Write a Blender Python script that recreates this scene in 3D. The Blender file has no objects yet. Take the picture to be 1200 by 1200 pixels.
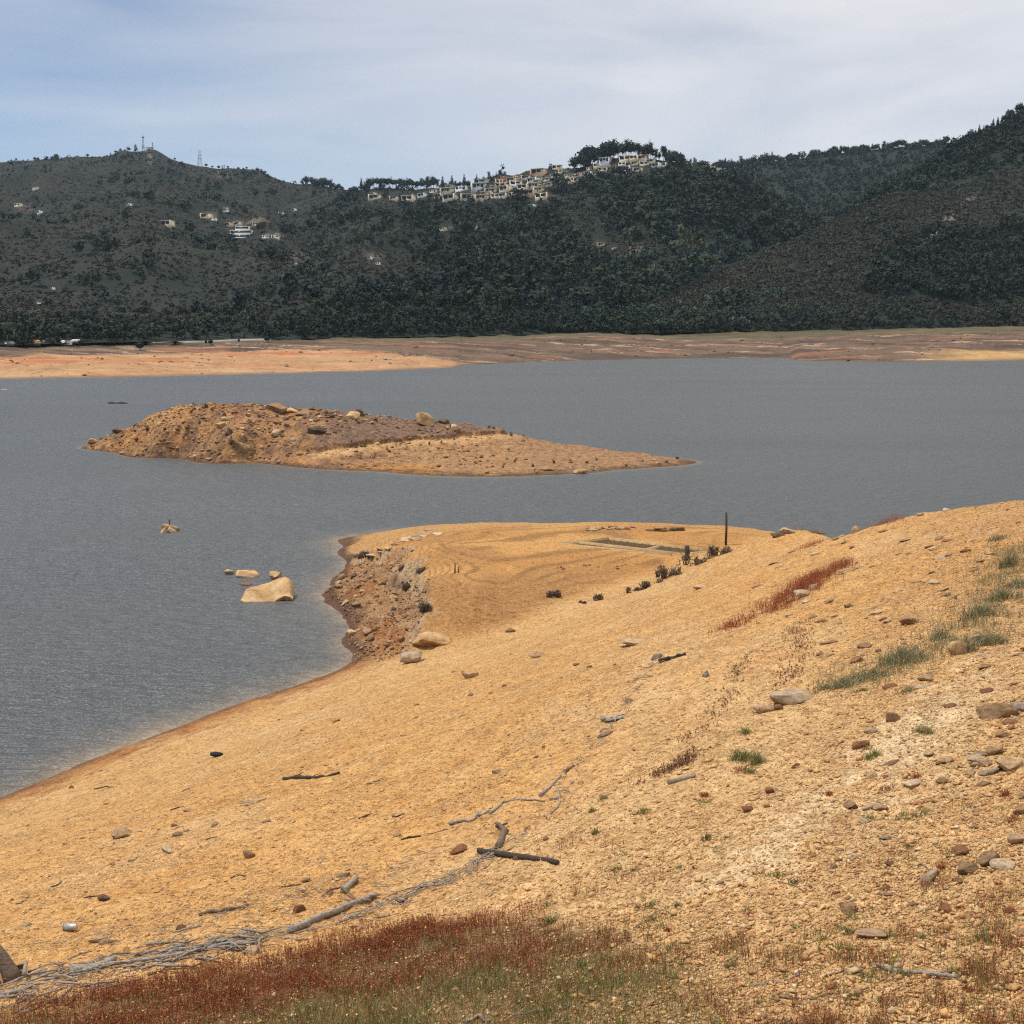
import bpy, math, random
import numpy as np
from math import radians, sin, cos, tan, pi
random.seed(7)
RNG = np.random.default_rng(11)
SC = bpy.context.scene
COL = SC.collection

# ------------------------------------------------------------------ camera model
F = 1649.0            # focal length in units of a 1200 px wide frame
HZ = 375.0            # horizon row
CAMZ = 20.0
PITCH = math.atan((600 - HZ) / F)

def ray(px, py):
    """slope form of the sight line through a picture point: x/y and z/y"""
    a = (np.asarray(px, float) - 600) / F
    b = (600 - np.asarray(py, float)) / F
    dy = cos(PITCH) + b * sin(PITCH)
    dz = -sin(PITCH) + b * cos(PITCH)
    return a / dy, dz / dy

def at_z(px, py, z):
    u, e = ray(px, py)
    D = (z - CAMZ) / e
    return np.array([u * D, D, z])

def at_d(px, py, D):
    u, e = ray(px, py)
    return np.array([u * D, D, CAMZ + e * D])

def project(x, y, z):
    dz = z - CAMZ
    f = y * cos(PITCH) - dz * sin(PITCH)
    v = y * sin(PITCH) + dz * cos(PITCH)
    return 600 + F * x / f, 600 - F * v / f

# ------------------------------------------------------------------ noise
_P = RNG.permutation(4096)
_G = RNG.uniform(0, 2 * pi, 4096)
def perlin(x, y):
    x = np.asarray(x, float); y = np.asarray(y, float)
    xi = np.floor(x).astype(int); yi = np.floor(y).astype(int)
    xf = x - xi; yf = y - yi
    sx = xf * xf * xf * (xf * (xf * 6 - 15) + 10); sy = yf * yf * yf * (yf * (yf * 6 - 15) + 10)
    def g(ix, iy, dx, dy):
        h = _G[_P[(_P[ix & 4095] + iy) & 4095]]
        return np.cos(h) * dx + np.sin(h) * dy
    a = g(xi, yi, xf, yf); b = g(xi + 1, yi, xf - 1, yf)
    c = g(xi, yi + 1, xf, yf - 1); d = g(xi + 1, yi + 1, xf - 1, yf - 1)
    return (a + (b - a) * sx) * (1 - sy) + (c + (d - c) * sx) * sy
def fbm(x, y, s, oct=4, gain=.5):
    o = 0; a = 1.0; f = 1.0 / s
    for i in range(oct):
        o = o + a * perlin(np.asarray(x) * f + 17.3 * i, np.asarray(y) * f - 9.1 * i); a *= gain; f *= 2.03
    return o
def sstep(a, b, x):
    t = np.clip((x - a) / (b - a), 0, 1); return t * t * (3 - 2 * t)

class TPS:
    def __init__(s, pts, lam=.02):
        p = np.array(pts, float); s.p = p[:, :2] / 50.0; n = len(p)
        K = s.k(s.p, s.p) + lam * np.eye(n) * .01
        P = np.c_[np.ones(n), s.p]
        A = np.zeros((n + 3, n + 3)); A[:n, :n] = K; A[:n, n:] = P; A[n:, :n] = P.T
        s.w = np.linalg.solve(A, np.r_[p[:, 2], 0, 0, 0])
    def k(s, a, b):
        r2 = ((a[:, None] - b[None]) ** 2).sum(2) + 1e-9
        return .5 * r2 * np.log(r2)
    def __call__(s, x, y):
        sh = np.shape(x); q = np.c_[np.ravel(x), np.ravel(y)] / 50.0; out = np.empty(len(q)); n = len(s.p)
        for i in range(0, len(q), 20000):
            c = q[i:i + 20000]
            out[i:i + 20000] = s.k(c, s.p) @ s.w[:n] + s.w[n] + c @ s.w[n + 1:]
        return out.reshape(sh)

# ------------------------------------------------------------------ mesh helpers
def mesh_np(name, V, F_, mat, col=None, smooth=False):
    """V (n,3); F_ list of arrays with equal column count (tri or quad)"""
    if not isinstance(F_, list): F_ = [F_]
    me = bpy.data.meshes.new(name)
    V = np.ascontiguousarray(V, np.float32)
    me.vertices.add(len(V)); me.vertices.foreach_set('co', V.ravel())
    nl = sum(f.size for f in F_); npoly = sum(len(f) for f in F_)
    me.loops.add(nl); me.polygons.add(npoly)
    me.loops.foreach_set('vertex_index', np.concatenate([f.ravel() for f in F_]).astype(np.int32))
    tot = np.concatenate([np.full(len(f), f.shape[1]) for f in F_]).astype(np.int32)
    st = np.concatenate([[0], np.cumsum(tot)[:-1]]).astype(np.int32)
    me.polygons.foreach_set('loop_start', st)
    try: me.polygons.foreach_set('loop_total', tot)
    except Exception: pass
    if smooth: me.polygons.foreach_set('use_smooth', np.ones(npoly, bool))
    if col is not None:
        a = me.attributes.new('tint', 'FLOAT_COLOR', 'POINT')
        c = np.ones((len(V), 4), np.float32); c[:, :3] = col
        a.data.foreach_set('color', c.ravel())
    me.update(calc_edges=True); me.validate()
    if mat: me.materials.append(mat)
    return me

def link(name, me, parent=None, loc=(0, 0, 0), rot=(0, 0, 0), scale=(1, 1, 1)):
    o = bpy.data.objects.new(name, me); COL.objects.link(o)
    o.location = loc; o.rotation_euler = rot; o.scale = scale
    if parent: o.parent = parent
    return o
def tag(o, label=None, cat=None, group=None, kind=None):
    if label: o['label'] = label
    if cat: o['category'] = cat
    if group: o['group'] = group
    if kind: o['kind'] = kind
    return o
def empty(name, loc, rz=0):
    o = bpy.data.objects.new(name, None); COL.objects.link(o); o.location = loc; o.rotation_euler = (0, 0, rz)
    o.empty_display_size = .2
    return o

def grid_faces(nr, nc):
    i = np.arange(nr - 1)[:, None] * nc + np.arange(nc - 1)[None]
    i = i.ravel()
    return np.c_[i, i + 1, i + 1 + nc, i + nc]

class MB:
    def __init__(s): s.V = []; s.Q = []; s.T = []; s.n = 0
    def add(s, V, Q=None, T=None):
        V = np.asarray(V, float); s.V.append(V)
        if Q is not None and len(Q): s.Q.append(np.asarray(Q) + s.n)
        if T is not None and len(T): s.T.append(np.asarray(T) + s.n)
        s.n += len(V); return s
    def box(s, x0, x1, y0, y1, z0, z1):
        V = [(x, y, z) for z in (z0, z1) for (x, y) in ((x0, y0), (x1, y0), (x1, y1), (x0, y1))]
        return s.add(V, [(3, 2, 1, 0), (4, 5, 6, 7), (0, 1, 5, 4), (1, 2, 6, 5), (2, 3, 7, 6), (3, 0, 4, 7)])
    def hexa(s, b, t):
        return s.add(list(b) + list(t), [(3, 2, 1, 0), (4, 5, 6, 7), (0, 1, 5, 4), (1, 2, 6, 5), (2, 3, 7, 6), (3, 0, 4, 7)])
    def tube(s, pts, rad, n=7, rough=0., seed=0):
        rr = np.random.default_rng(seed + 5)
        P = np.asarray(pts, float); m = len(P); rad = np.broadcast_to(rad, (m,))
        tg = np.gradient(P, axis=0); tg /= np.linalg.norm(tg, axis=1)[:, None] + 1e-9
        up = np.array([0, 0, 1.]) if abs(tg[0, 2]) < .9 else np.array([1., 0, 0])
        V = []
        prof = 1 + rough * rr.normal(size=n)
        for i in range(m):
            a = np.cross(tg[i], up); a /= np.linalg.norm(a) + 1e-9; b = np.cross(tg[i], a)
            for k in range(n):
                th = 2 * pi * k / n
                r = rad[i] * prof[k] * (1 + rough * .5 * rr.normal())
                V.append(P[i] + r * (cos(th) * a + sin(th) * b))
        Q = [(i * n + k, i * n + (k + 1) % n, (i + 1) * n + (k + 1) % n, (i + 1) * n + k) for i in range(m - 1) for k in range(n)]
        V += [P[0], P[-1]]; c0 = m * n; c1 = c0 + 1
        T = [(c0, (k + 1) % n, k) for k in range(n)] + [(c1, (m - 1) * n + k, (m - 1) * n + (k + 1) % n) for k in range(n)]
        return s.add(V, Q, T)
    def mesh(s, name, mat, col=None, smooth=False):
        V = np.concatenate(s.V); fs = []
        if s.Q: fs.append(np.concatenate(s.Q))
        if s.T: fs.append(np.concatenate(s.T))
        return mesh_np(name, V, fs, mat, col, smooth)
    def build(s, name, mat, parent=None, smooth=False, **k):
        return link(name, s.mesh(name, mat, None, smooth), parent, **k)

# ------------------------------------------------------------------ materials
def lin(c): return tuple(c) + (1.0,)
class NT:
    def __init__(s, name):
        s.m = bpy.data.materials.new(name); s.m.use_nodes = True
        s.t = s.m.node_tree; s.N = s.t.nodes; s.L = s.t.links
        s.b = s.N['Principled BSDF']; s.b.inputs['Roughness'].default_value = .9
        s.b.inputs['Specular IOR Level'].default_value = .2
    def n(s, typ, ins=None, **k):
        nd = s.N.new(typ)
        for a, v in k.items(): setattr(nd, a, v)
        for a, v in (ins or {}).items():
            if hasattr(v, 'is_output'): s.L.new(v, nd.inputs[a])
            else: nd.inputs[a].default_value = v
        return nd
    def noise(s, vec, scale, detail=4, rough=.6):
        return s.n('ShaderNodeTexNoise', {'Vector': vec, 'Scale': scale, 'Detail': detail, 'Roughness': rough}).outputs['Fac']
    def ramp(s, fac, stops):
        r = s.n('ShaderNodeValToRGB', {'Fac': fac}); e = r.color_ramp.elements
        e[0].position, e[0].color = stops[0][0], lin(stops[0][1]); e[1].position, e[1].color = stops[-1][0], lin(stops[-1][1])
        for p, c in stops[1:-1]:
            q = e.new(p); q.color = lin(c)
        return r.outputs['Color']
    def mix(s, a, b, fac, blend='MIX'):
        m = s.n('ShaderNodeMix', data_type='RGBA', blend_type=blend)
        for i, v in ((0, fac), (6, a), (7, b)):
            if hasattr(v, 'is_output'): s.L.new(v, m.inputs[i])
            else: m.inputs[i].default_value = v
        return m.outputs[2]
    def math(s, op, a, b=0., clamp=False):
        m = s.n('ShaderNodeMath', operation=op, use_clamp=clamp)
        for i, v in ((0, a), (1, b)):
            if hasattr(v, 'is_output'): s.L.new(v, m.inputs[i])
            else: m.inputs[i].default_value = v
        return m.outputs[0]
    def base(s, c):
        if hasattr(c, 'is_output'): s.L.new(c, s.b.inputs['Base Color'])
        else: s.b.inputs['Base Color'].default_value = lin(c)
        return s
    def bump(s, h, dist, strength=1.):
        b = s.n('ShaderNodeBump', {'Height': h, 'Distance': dist, 'Strength': strength})
        s.L.new(b.outputs['Normal'], s.b.inputs['Normal']); return s
    def pos(s): return s.n('ShaderNodeNewGeometry').outputs['Position']
    def obj(s): return s.n('ShaderNodeTexCoord').outputs['Object']
    def rnd(s): return s.n('ShaderNodeObjectInfo').outputs['Random']
    def attr(s, nm='tint'): return s.n('ShaderNodeAttribute', attribute_name=nm).outputs['Color']

def m_ground(name, fine, bumpd=.03, c0=.72, c1=1.25, cells=0):
    t = NT(name); p = t.pos()
    n1 = t.noise(p, fine, 6, .7); n2 = t.noise(p, fine * 7, 3, .7)
    g = t.ramp(t.math('ADD', t.math('MULTIPLY', n1, .6), t.math('MULTIPLY', n2, .4)), [(.33, (c0, c0 * .97, c0 * .92)), (.5, (1, 1, 1)), (.68, (c1, c1 * 1.0, c1 * 1.02))])
    c = t.mix(t.attr(), g, 1.0, 'MULTIPLY'); h = t.math('ADD', n1, t.math('MULTIPLY', n2, .35))
    if cells:
        for k, w in ((cells, .6), (cells * 2.4, .55)):
            vo = t.n('ShaderNodeTexVoronoi', {'Vector': p, 'Scale': k, 'Randomness': 1.0})
            sv = t.n('ShaderNodeSeparateColor', {0: vo.outputs['Color']}).outputs[0]
            c = t.mix(c, t.ramp(sv, [(.0, (.50, .42, .34)), (.3, (.97, .96, .95)), (.8, (1.04, 1.04, 1.04)), (1., (1.22, 1.26, 1.32))]), .8, 'MULTIPLY')
            h = t.math('ADD', h, t.math('MULTIPLY', t.math('MULTIPLY', t.math('SUBTRACT', .55, vo.outputs['Distance']), sv), w))
    t.base(c); t.bump(h, bumpd)
    t.b.inputs['Roughness'].default_value = .95
    return t.m
def m_tint(name, rough=.9, rnd=0.0, noise=None, amp=.4):
    t = NT(name); c = t.attr()
    if rnd:
        r = t.rnd(); v = t.math('ADD', t.math('MULTIPLY', r, rnd), 1 - rnd / 2)
        cc = t.n('ShaderNodeCombineColor', {0: v, 1: v, 2: v}).outputs[0]
        c = t.mix(c, cc, 1.0, 'MULTIPLY')
    if noise:
        n = t.noise(t.pos(), noise, 5, .65)
        g = t.ramp(n, [(.3, (1 - amp,) * 3), (.7, (1 + amp,) * 3)])
        c = t.mix(c, g, 1.0, 'MULTIPLY'); t.bump(n, .25 / noise)
    t.base(c); t.b.inputs['Roughness'].default_value = rough
    return t.m
def m_rock(name, a, b, c, scale=3.0, bumpd=.04, rough=.9):
    """a pale face colour, b main, c stain/dark"""
    t = NT(name); p = t.obj(); r = t.rnd()
    off = t.n('ShaderNodeVectorMath', {0: p, 1: t.n('ShaderNodeCombineXYZ', {0: t.math('MULTIPLY', r, 37.), 1: t.math('MULTIPLY', r, 91.)}).outputs[0]}, operation='ADD').outputs[0]
    n1 = t.noise(off, scale, 6, .65); n2 = t.noise(off, scale * 6, 4, .7); n3 = t.noise(off, scale * .6, 3, .5)
    col = t.ramp(n1, [(.3, c), (.45, b), (.68, a)])
    col = t.mix(col, t.ramp(n3, [(.35, (.75, .72, .7)), (.65, (1.15, 1.1, 1.05))]), .8, 'MULTIPLY')
    col = t.mix(col, t.ramp(n2, [(.3, (.7, .7, .7)), (.6, (1.1, 1.1, 1.1))]), .8, 'MULTIPLY')
    v = t.math('ADD', t.math('MULTIPLY', r, .4), .8)
    col = t.mix(col, t.n('ShaderNodeCombineColor', {0: v, 1: v, 2: v}).outputs[0], 1.0, 'MULTIPLY')
    t.base(col); t.bump(t.math('ADD', n1, t.math('MULTIPLY', n2, .4)), bumpd); t.b.inputs['Roughness'].default_value = rough
    return t.m
def m_wood(name, a, b, scale=6.):
    t = NT(name); p = t.obj(); r = t.rnd()
    mp = t.n('ShaderNodeMapping', {'Vector': p, 'Scale': (1., 6., 6.)}).outputs[0]
    n = t.noise(mp, scale, 5, .7); n2 = t.noise(p, scale * 4, 4, .7)
    c = t.ramp(n, [(.3, a), (.65, b)]); c = t.mix(c, t.ramp(n2, [(.3, (.6, .58, .55)), (.65, (1.15, 1.12, 1.1))]), .9, 'MULTIPLY')
    t.base(c); t.bump(n, .02); return t.m
def m_plain(name, c, rough=.8, amp=.2, scale=4., metal=0.):
    t = NT(name); n = t.noise(t.obj(), scale, 5, .65)
    t.base(t.ramp(n, [(.3, tuple(v * (1 - amp) for v in c)), (.7, tuple(v * (1 + amp) for v in c))]))
    t.b.inputs['Roughness'].default_value = rough; t.b.inputs['Metallic'].default_value = metal
    t.bump(n, .01); return t.m

M = {}
M['bank'] = m_ground('bank_earth', 2.2, .10, .72, 1.25, 9.0)
M['island'] = m_ground('island_earth', 1.0, .2, .55, 1.35, 2.2)
M['shore'] = m_ground('shore_earth', .08, .3, .62, 1.3)
M['hill'] = m_ground('hill_soil', .05, 1.2, .75, 1.25)
M['pebble'] = m_tint('pebble_stone', .9, 0, 22., .25)
M['leaf'] = m_tint('foliage', .8, .5)
M['blade'] = m_tint('blades', .75)
M['tan'] = m_rock('tan_stone', (.62, .44, .24), (.50, .32, .15), (.26, .14, .07), 3.2, .09)
M['tan_s'] = m_rock('tan_stone_small', (.60, .44, .27), (.46, .30, .16), (.22, .12, .07), 6.)
M['pale'] = m_rock('pale_stone', (.60, .48, .33), (.48, .36, .23), (.26, .17, .10), 5.)
M['brown'] = m_rock('brown_stone', (.42, .28, .15), (.31, .19, .10), (.14, .08, .045), 5.)
M['red'] = m_rock('red_stone', (.38, .19, .09), (.29, .13, .065), (.14, .065, .04), 8.)
M['dark'] = m_rock('dark_stone', (.2, .14, .09), (.11, .075, .05), (.05, .036, .027), 3.)
M['grey'] = m_rock('grey_stone', (.42, .36, .29), (.3, .25, .19), (.14, .11, .08), 6.)
M['drift'] = m_wood('bleached_wood', (.11, .085, .065), (.52, .46, .39))
M['darkwood'] = m_wood('dark_wood', (.035, .028, .022), (.11, .088, .07))
M['brownwood'] = m_wood('brown_wood', (.10, .07, .05), (.27, .2, .145))
M['rubber'] = m_plain('rubber', (.02, .02, .022), .6)
M['tin'] = m_plain('dull_tin', (.42, .41, .38), .45, .25, 12, .4)
M['concrete'] = m_plain('weathered_concrete', (.47, .31, .15), .9, .25, 3)
M['cream'] = m_plain('cream_render', (.78, .68, .50), .85, .06, .3)
M['peach'] = m_plain('peach_render', (.70, .50, .34), .85, .06, .3)
M['white'] = m_plain('white_render', (.85, .85, .82), .8, .05, .3)
M['slabroof'] = m_plain('grey_roof', (.42, .40, .36), .85, .15, .4)
M['tileroof'] = m_plain('clay_roof', (.42, .2, .10), .85, .15, .4)
M['glass'] = m_plain('dark_glazing', (.03, .035, .04), .15, .1, 1)
M['bark'] = m_plain('bark', (.15, .125, .1), .95, .3, 1)
M['steel'] = m_plain('mast_steel', (.32, .31, .31), .5, .1, 1, .3)
M['roadpale'] = m_plain('pale_track', (.5, .44, .36), .95, .15, .1)

# ------------------------------------------------------------------ camera, sun, sky
cam = bpy.data.cameras.new('camera'); co = bpy.data.objects.new('camera', cam); COL.objects.link(co)
cam.sensor_width = 36; cam.sensor_fit = 'HORIZONTAL'; cam.lens = 36 * F / 1200
cam.clip_start = .5; cam.clip_end = 30000
co.location = (0, 0, CAMZ); co.rotation_euler = (pi / 2 - PITCH, 0, 0)
SC.camera = co
EL, AZ = radians(64), math.atan2(-.95, .18)        # AZ clockwise from +Y
sd = np.array([sin(AZ) * cos(EL), cos(AZ) * cos(EL), sin(EL)])
sun = bpy.data.lights.new('sun', 'SUN'); so = bpy.data.objects.new('sun', sun); COL.objects.link(so)
sun.energy = 3.6; sun.angle = radians(.53); sun.color = (1, .955, .88)
import mathutils
so.rotation_euler = mathutils.Vector(-sd).to_track_quat('-Z', 'Y').to_euler()
so.location = (0, 0, 300)
W = bpy.data.worlds.new('World'); SC.world = W; W.use_nodes = True
wt = W.node_tree; wn = wt.nodes; wl = wt.links
bg = wn['Background']
sky = wn.new('ShaderNodeTexSky'); sky.sky_type = 'NISHITA'; sky.sun_disc = False
sky.sun_elevation = EL; sky.sun_rotation = AZ; sky.altitude = 2600; sky.air_density = 1.0; sky.dust_density = 1.0; sky.ozone_density = 2.0
tc = wn.new('ShaderNodeTexCoord')
def wnode(t, **k):
    n = wn.new(t)
    for a, v in k.items(): setattr(n, a, v)
    return n
mp = wnode('ShaderNodeMapping'); mp.inputs['Scale'].default_value = (1.0, 1.0, 4.2); mp.inputs['Rotation'].default_value = (0, radians(7), 0)
wl.new(tc.outputs['Generated'], mp.inputs['Vector'])
nz = wnode('ShaderNodeTexNoise'); nz.inputs['Scale'].default_value = 2.6; nz.inputs['Detail'].default_value = 7; nz.inputs['Roughness'].default_value = .52; nz.inputs['Distortion'].default_value = .5
wl.new(mp.outputs[0], nz.inputs['Vector'])
sep = wnode('ShaderNodeSeparateXYZ'); wl.new(tc.outputs['Generated'], sep.inputs[0])
def wmath(op, a, b, clamp=False):
    m = wnode('ShaderNodeMath', operation=op, use_clamp=clamp)
    for i, v in ((0, a), (1, b)):
        if hasattr(v, 'is_output'): wl.new(v, m.inputs[i])
        else: m.inputs[i].default_value = v
    return m.outputs[0]
# thin cirrus veil, thicker towards the east (+X) and higher up
veil = wmath('ADD', wmath('MULTIPLY', sep.outputs[0], 1.1), wmath('MULTIPLY', sep.outputs[2], .75))
cl = wmath('ADD', wmath('MULTIPLY', wmath('SUBTRACT', nz.outputs['Fac'], .5), 1.4), wmath('ADD', veil, .45), True)
mr = wnode('ShaderNodeMix', data_type='RGBA')
wl.new(cl, mr.inputs[0]); wl.new(sky.outputs[0], mr.inputs[6])
mr.inputs[7].default_value = (8.1, 8.05, 8.25, 1)
wl.new(mr.outputs[2], bg.inputs['Color'])
bg.inputs['Strength'].default_value = .105
SC.cycles.use_denoising = False; SC.cycles.filter_width = 1.2
SC.view_settings.view_transform = 'Standard'; SC.view_settings.look = 'None'
SC.view_settings.exposure = 0.0; SC.view_settings.gamma = 1; SC.view_settings.use_curve_mapping = False

# ------------------------------------------------------------------ near bank (one heightfield sheet)
SHORE = [(-160, 1000), (-80, 968), (0, 935), (100, 893), (200, 855), (300, 818), (370, 795), (408, 778), (412, 765), (411, 738), (398, 718), (379, 700),
         (385, 688), (403, 668), (405, 655), (402, 641), (397, 632)]
CONT10 = [(-250, 1205), (-100, 1182), (0, 1160), (150, 1130), (300, 1103), (430, 1060), (540, 1018), (600, 970), (660, 910), (720, 825), (762, 775),
          (850, 750), (900, 715), (985, 660), (1030, 617)]
cp = []
for p in SHORE: cp.append(at_z(*p, 0.0))
for p in CONT10: cp.append(at_z(*p, 10.0))
c10 = np.array([at_z(*p, 10.0) for p in CONT10])
# lake bed beside the shore
for i in range(1, len(SHORE) - 1, 2):
    a = at_z(*SHORE[i - 1], 0.0); b = at_z(*SHORE[i + 1], 0.0); m = at_z(*SHORE[i], 0.0)
    nrm = np.array([-(b - a)[1], (b - a)[0]]); nrm /= np.linalg.norm(nrm)
    for dd, zz in ((5, -1.0), (14, -2.6)):
        cp.append([m[0] + nrm[0] * dd, m[1] + nrm[1] * dd, zz])
# gully between slope and headland, headland top, cliff edge, far edge
for p in [(440, 773, .5), (482, 766, 1.1), (540, 750, 1.7), (600, 735, 2.1), (650, 711, 2.5), (690, 693, 2.7), (760, 674, 2.9), (810, 657, 3.1), (850, 645, 3.3), (897, 630, 3.7),
          (560, 650, 3.4), (600, 690, 3.1), (540, 700, 2.9), (640, 640, 3.4), (720, 640, 3.4), (800, 630, 3.3), (560, 630, 3.2), (620, 660, 3.3), (700, 665, 3.1),
          (490, 655, 3.0), (506, 690, 2.8), (500, 722, 2.0), (470, 650, 2.5), (450, 640, 1.9), (440, 690, 1.2), (440, 735, 1.0),
          (440, 628, 1.6), (500, 622, 2.4), (600, 614.5, 2.9), (700, 612.5, 2.9), (800, 614.5, 2.7), (885, 620, 2.4),
          (950, 623, 6.2), (1062, 608, 10.6), (1130, 597, 11.4), (1200, 588, 12.1), (1290, 576, 13.0)]:
    cp.append(at_z(*p))
for (x, y, z) in [(-19, 140, -2), (-8, 136, -.6), (4, 134, -.5), (16, 134, -.6), (30, 130, -.8), (42, 124, -1.0), (-18, 132, -1), (20, 150, -3), (50, 140, -3), (-6, 150, -3),
                  (24, 90, 4.2), (27, 104, 0.6), (30, 84, 7.2), (36, 95, 2.5), (34, 72, 9.8), (44, 84, 5.0), (52, 100, -.8), (40, 112, -1.2), (58, 74, 8.2), (70, 90, 1)]:
    cp.append([x, y, z])
# hillside above the old water line
ld = np.array([.385, .923]); ln = np.array([.923, -.385]); l0 = np.array([-.94, 25.8])
for t in (-22, -12, -2, 8, 18, 28):
    for s, zz in ((5, 11.5), (11, 13.0), (20, 14.6), (34, 16.5)):
        q = l0 + ld * t + ln * s
        if q[1] > -20: cp.append([q[0], q[1], zz])
tps = TPS(cp)
NU, NV = 900, 760
U = np.linspace(-.60, .60, NU); V_ = np.linspace(math.log(9.0), math.log(165.0), NV)
GU, GV = np.meshgrid(U, V_); GY = np.exp(GV); GX = GU * GY
Z0 = tps(GX, GY)
# headland mask: beyond the gully line
gul = np.array([at_z(*p)[:2] for p in [(411, 778, 0.), (440, 773, .5), (482, 766, 1.1), (540, 750, 1.7), (600, 735, 2.1), (650, 711, 2.5), (690, 693, 2.7), (760, 674, 2.9), (810, 657, 3.1), (850, 645, 3.3), (897, 630, 3.7), (940, 622, 4.2)]])
gxs = gul[:, 0]; gys = gul[:, 1]
head = sstep(-1.5, 2.5, GY - np.interp(GX, gxs, gys, left=gys[0] + 1.0, right=gys[-1] + 4))
PX, PY = project(GX, GY, Z0)
edge_x = np.interp(GY, [80, 84, 89, 95, 101, 108, 116, 122], [-6.2, -5.0, -5.2, -6.6, -7.4, -10.0, -13.5, -16])
cliff = head * sstep(.6, -.9, GX - edge_x + 1.1 * fbm(GX, GY, 4)) * sstep(124, 118, GY)
land = sstep(-.2, .6, Z0)
det = .16 * fbm(GX, GY, 6, 3) + .10 * fbm(GX + 50, GY, 1.3, 4) * (1 - head * .5) + .035 * fbm(GX, GY + 90, .33, 3) * (1 - head * .5)
# wave-cut lines that follow old water levels
zz = Z0 + .12 * fbm(GX, GY, 5, 3)
terr = (np.abs(((zz * 3.3) % 1) - .5) - .25)
det += (.05 * head + .025 * (1 - head)) * terr
esc = GX - edge_x + 1.1 * fbm(GX, GY, 4) + .5 * fbm(GX + 60, GY, 1.1, 3)
det += head * sstep(120, 112, GY) * (.55 * sstep(-.5, .3, esc) * sstep(5, 1, esc) - .35 * sstep(.1, -.6, esc) * sstep(-4, -1, esc))
stp = (zz * 1.6 + .25 * fbm(GX, GY, 3, 3)) % 1.0; det += cliff * .32 * (sstep(.0, .25, stp) - stp)
det += cliff * (.5 * fbm(GX, GY, 1.4, 5) + .4 * np.abs(fbm(GX, GY, 3.2, 3)) - .1)
ll = np.abs((((Z0 + .05 * fbm(GX, GY, 6, 3)) * 7.5) % 1) - .5) - .25
det += .045 * head * (1 - cliff) * ll * sstep(-.5, .2, fbm(GX, GY, 7, 2))
ZD = Z0 + det * np.clip(land, .15, 1)
# sunken old foundation: walls + floor dug into the headland
FQ = [at_z(652, 636, 3.35), at_z(713, 629.5, 3.35), at_z(840, 645.5, 3.3), at_z(788, 651.5, 3.25)]
def inquad(x, y, q, grow=0.0):
    c = np.mean([p[:2] for p in q], axis=0); d = np.full(np.shape(x), 1e9)
    for i in range(4):
        a = q[i][:2]; b = q[(i + 1) % 4][:2]; n = np.array([-(b - a)[1], (b - a)[0]]); n /= np.linalg.norm(n)
        if np.dot(n, c - a) < 0: n = -n
        d = np.minimum(d, (x - a[0]) * n[0] + (y - a[1]) * n[1])
    return d
fd = inquad(GX, GY, FQ)
ZD = np.where(fd > -.12, 3.17 + .03 * fbm(GX, GY, 2), ZD)
bl_ = sstep(-4.0, -.8, fd) * (fd <= -.12); ZD = ZD * (1 - bl_) + 3.33 * bl_

def lerp(a, b, t): return a + (b - a) * t[..., None]
def C(*c): return np.array(c, float)
shp = GX.shape
n_a = fbm(GX, GY, 9, 4); n_b = fbm(GX + 30, GY - 20, 2.2, 5); n_c = fbm(GX - 70, GY, .7, 4)
col = np.broadcast_to(C(.60, .362, .148), shp + (3,)).copy()
col = lerp(col, C(.60, .415, .225), sstep(-.1, .5, n_a) * .65)
col = lerp(col, C(.52, .265, .095), sstep(.0, .5, n_b) * .5)
col = lerp(col, C(.42, .245, .115), sstep(.1, .6, n_c) * .4)
# the paler worn strip on the right and stony ochre at the far right
sval0 = (GX - l0[0]) * ln[0] + (GY - l0[1]) * ln[1]
right = sstep(2.5, 7.5, (GX - l0[0]) * ln[0] + (GY - l0[1]) * ln[1] + 1.2 * n_a)
col = lerp(col, C(.50, .29, .125), right * .6)
px1 = np.array([at_z(900, 1075, 11.2), at_z(1040, 905, 11.9)])
pd = np.abs((GX - px1[0, 0]) * (px1[1, 1] - px1[0, 1]) - (GY - px1[0, 1]) * (px1[1, 0] - px1[0, 0])) / np.linalg.norm(px1[1, :2] - px1[0, :2])
pale = sstep(1.9, .2, pd + .8 * n_b) * sstep(17, 21, GY) * sstep(34, 27, GY)
nearp = sstep(46, 26, GY) * sstep(-1.5, 3.0, sval0 + n_a)
col = lerp(col, C(.64, .455, .25), nearp * .55)
pale = pale * sstep(-.35, .25, n_b + .6 * n_c)
col = lerp(col, C(.70, .58, .40), pale * .8)
# the smooth yellow apron lower down the slope
low = sstep(6.5, 2.0, Z0 + .8 * n_a) * (1 - head)
col = lerp(col, C(.56, .375, .185), low * .55)
# wet and iron-red rim above the water
rim = sstep(.75, .12, Z0 + .22 * n_b + .1 * n_a)
col = lerp(col, C(.36, .155, .05), rim * (1 - head) * .95)
st = sstep(.05, .4, fbm(GX * .5 + GY * .9, GX * .9 * 3 - GY * .5 * 3, 2.0, 4))
col = lerp(col, C(.22, .09, .04), st * sstep(1.3, .4, Z0) * (1 - head) * .7)
wet = sstep(.24, .05, Z0 + .07 * n_c + .05 * n_b)
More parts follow.
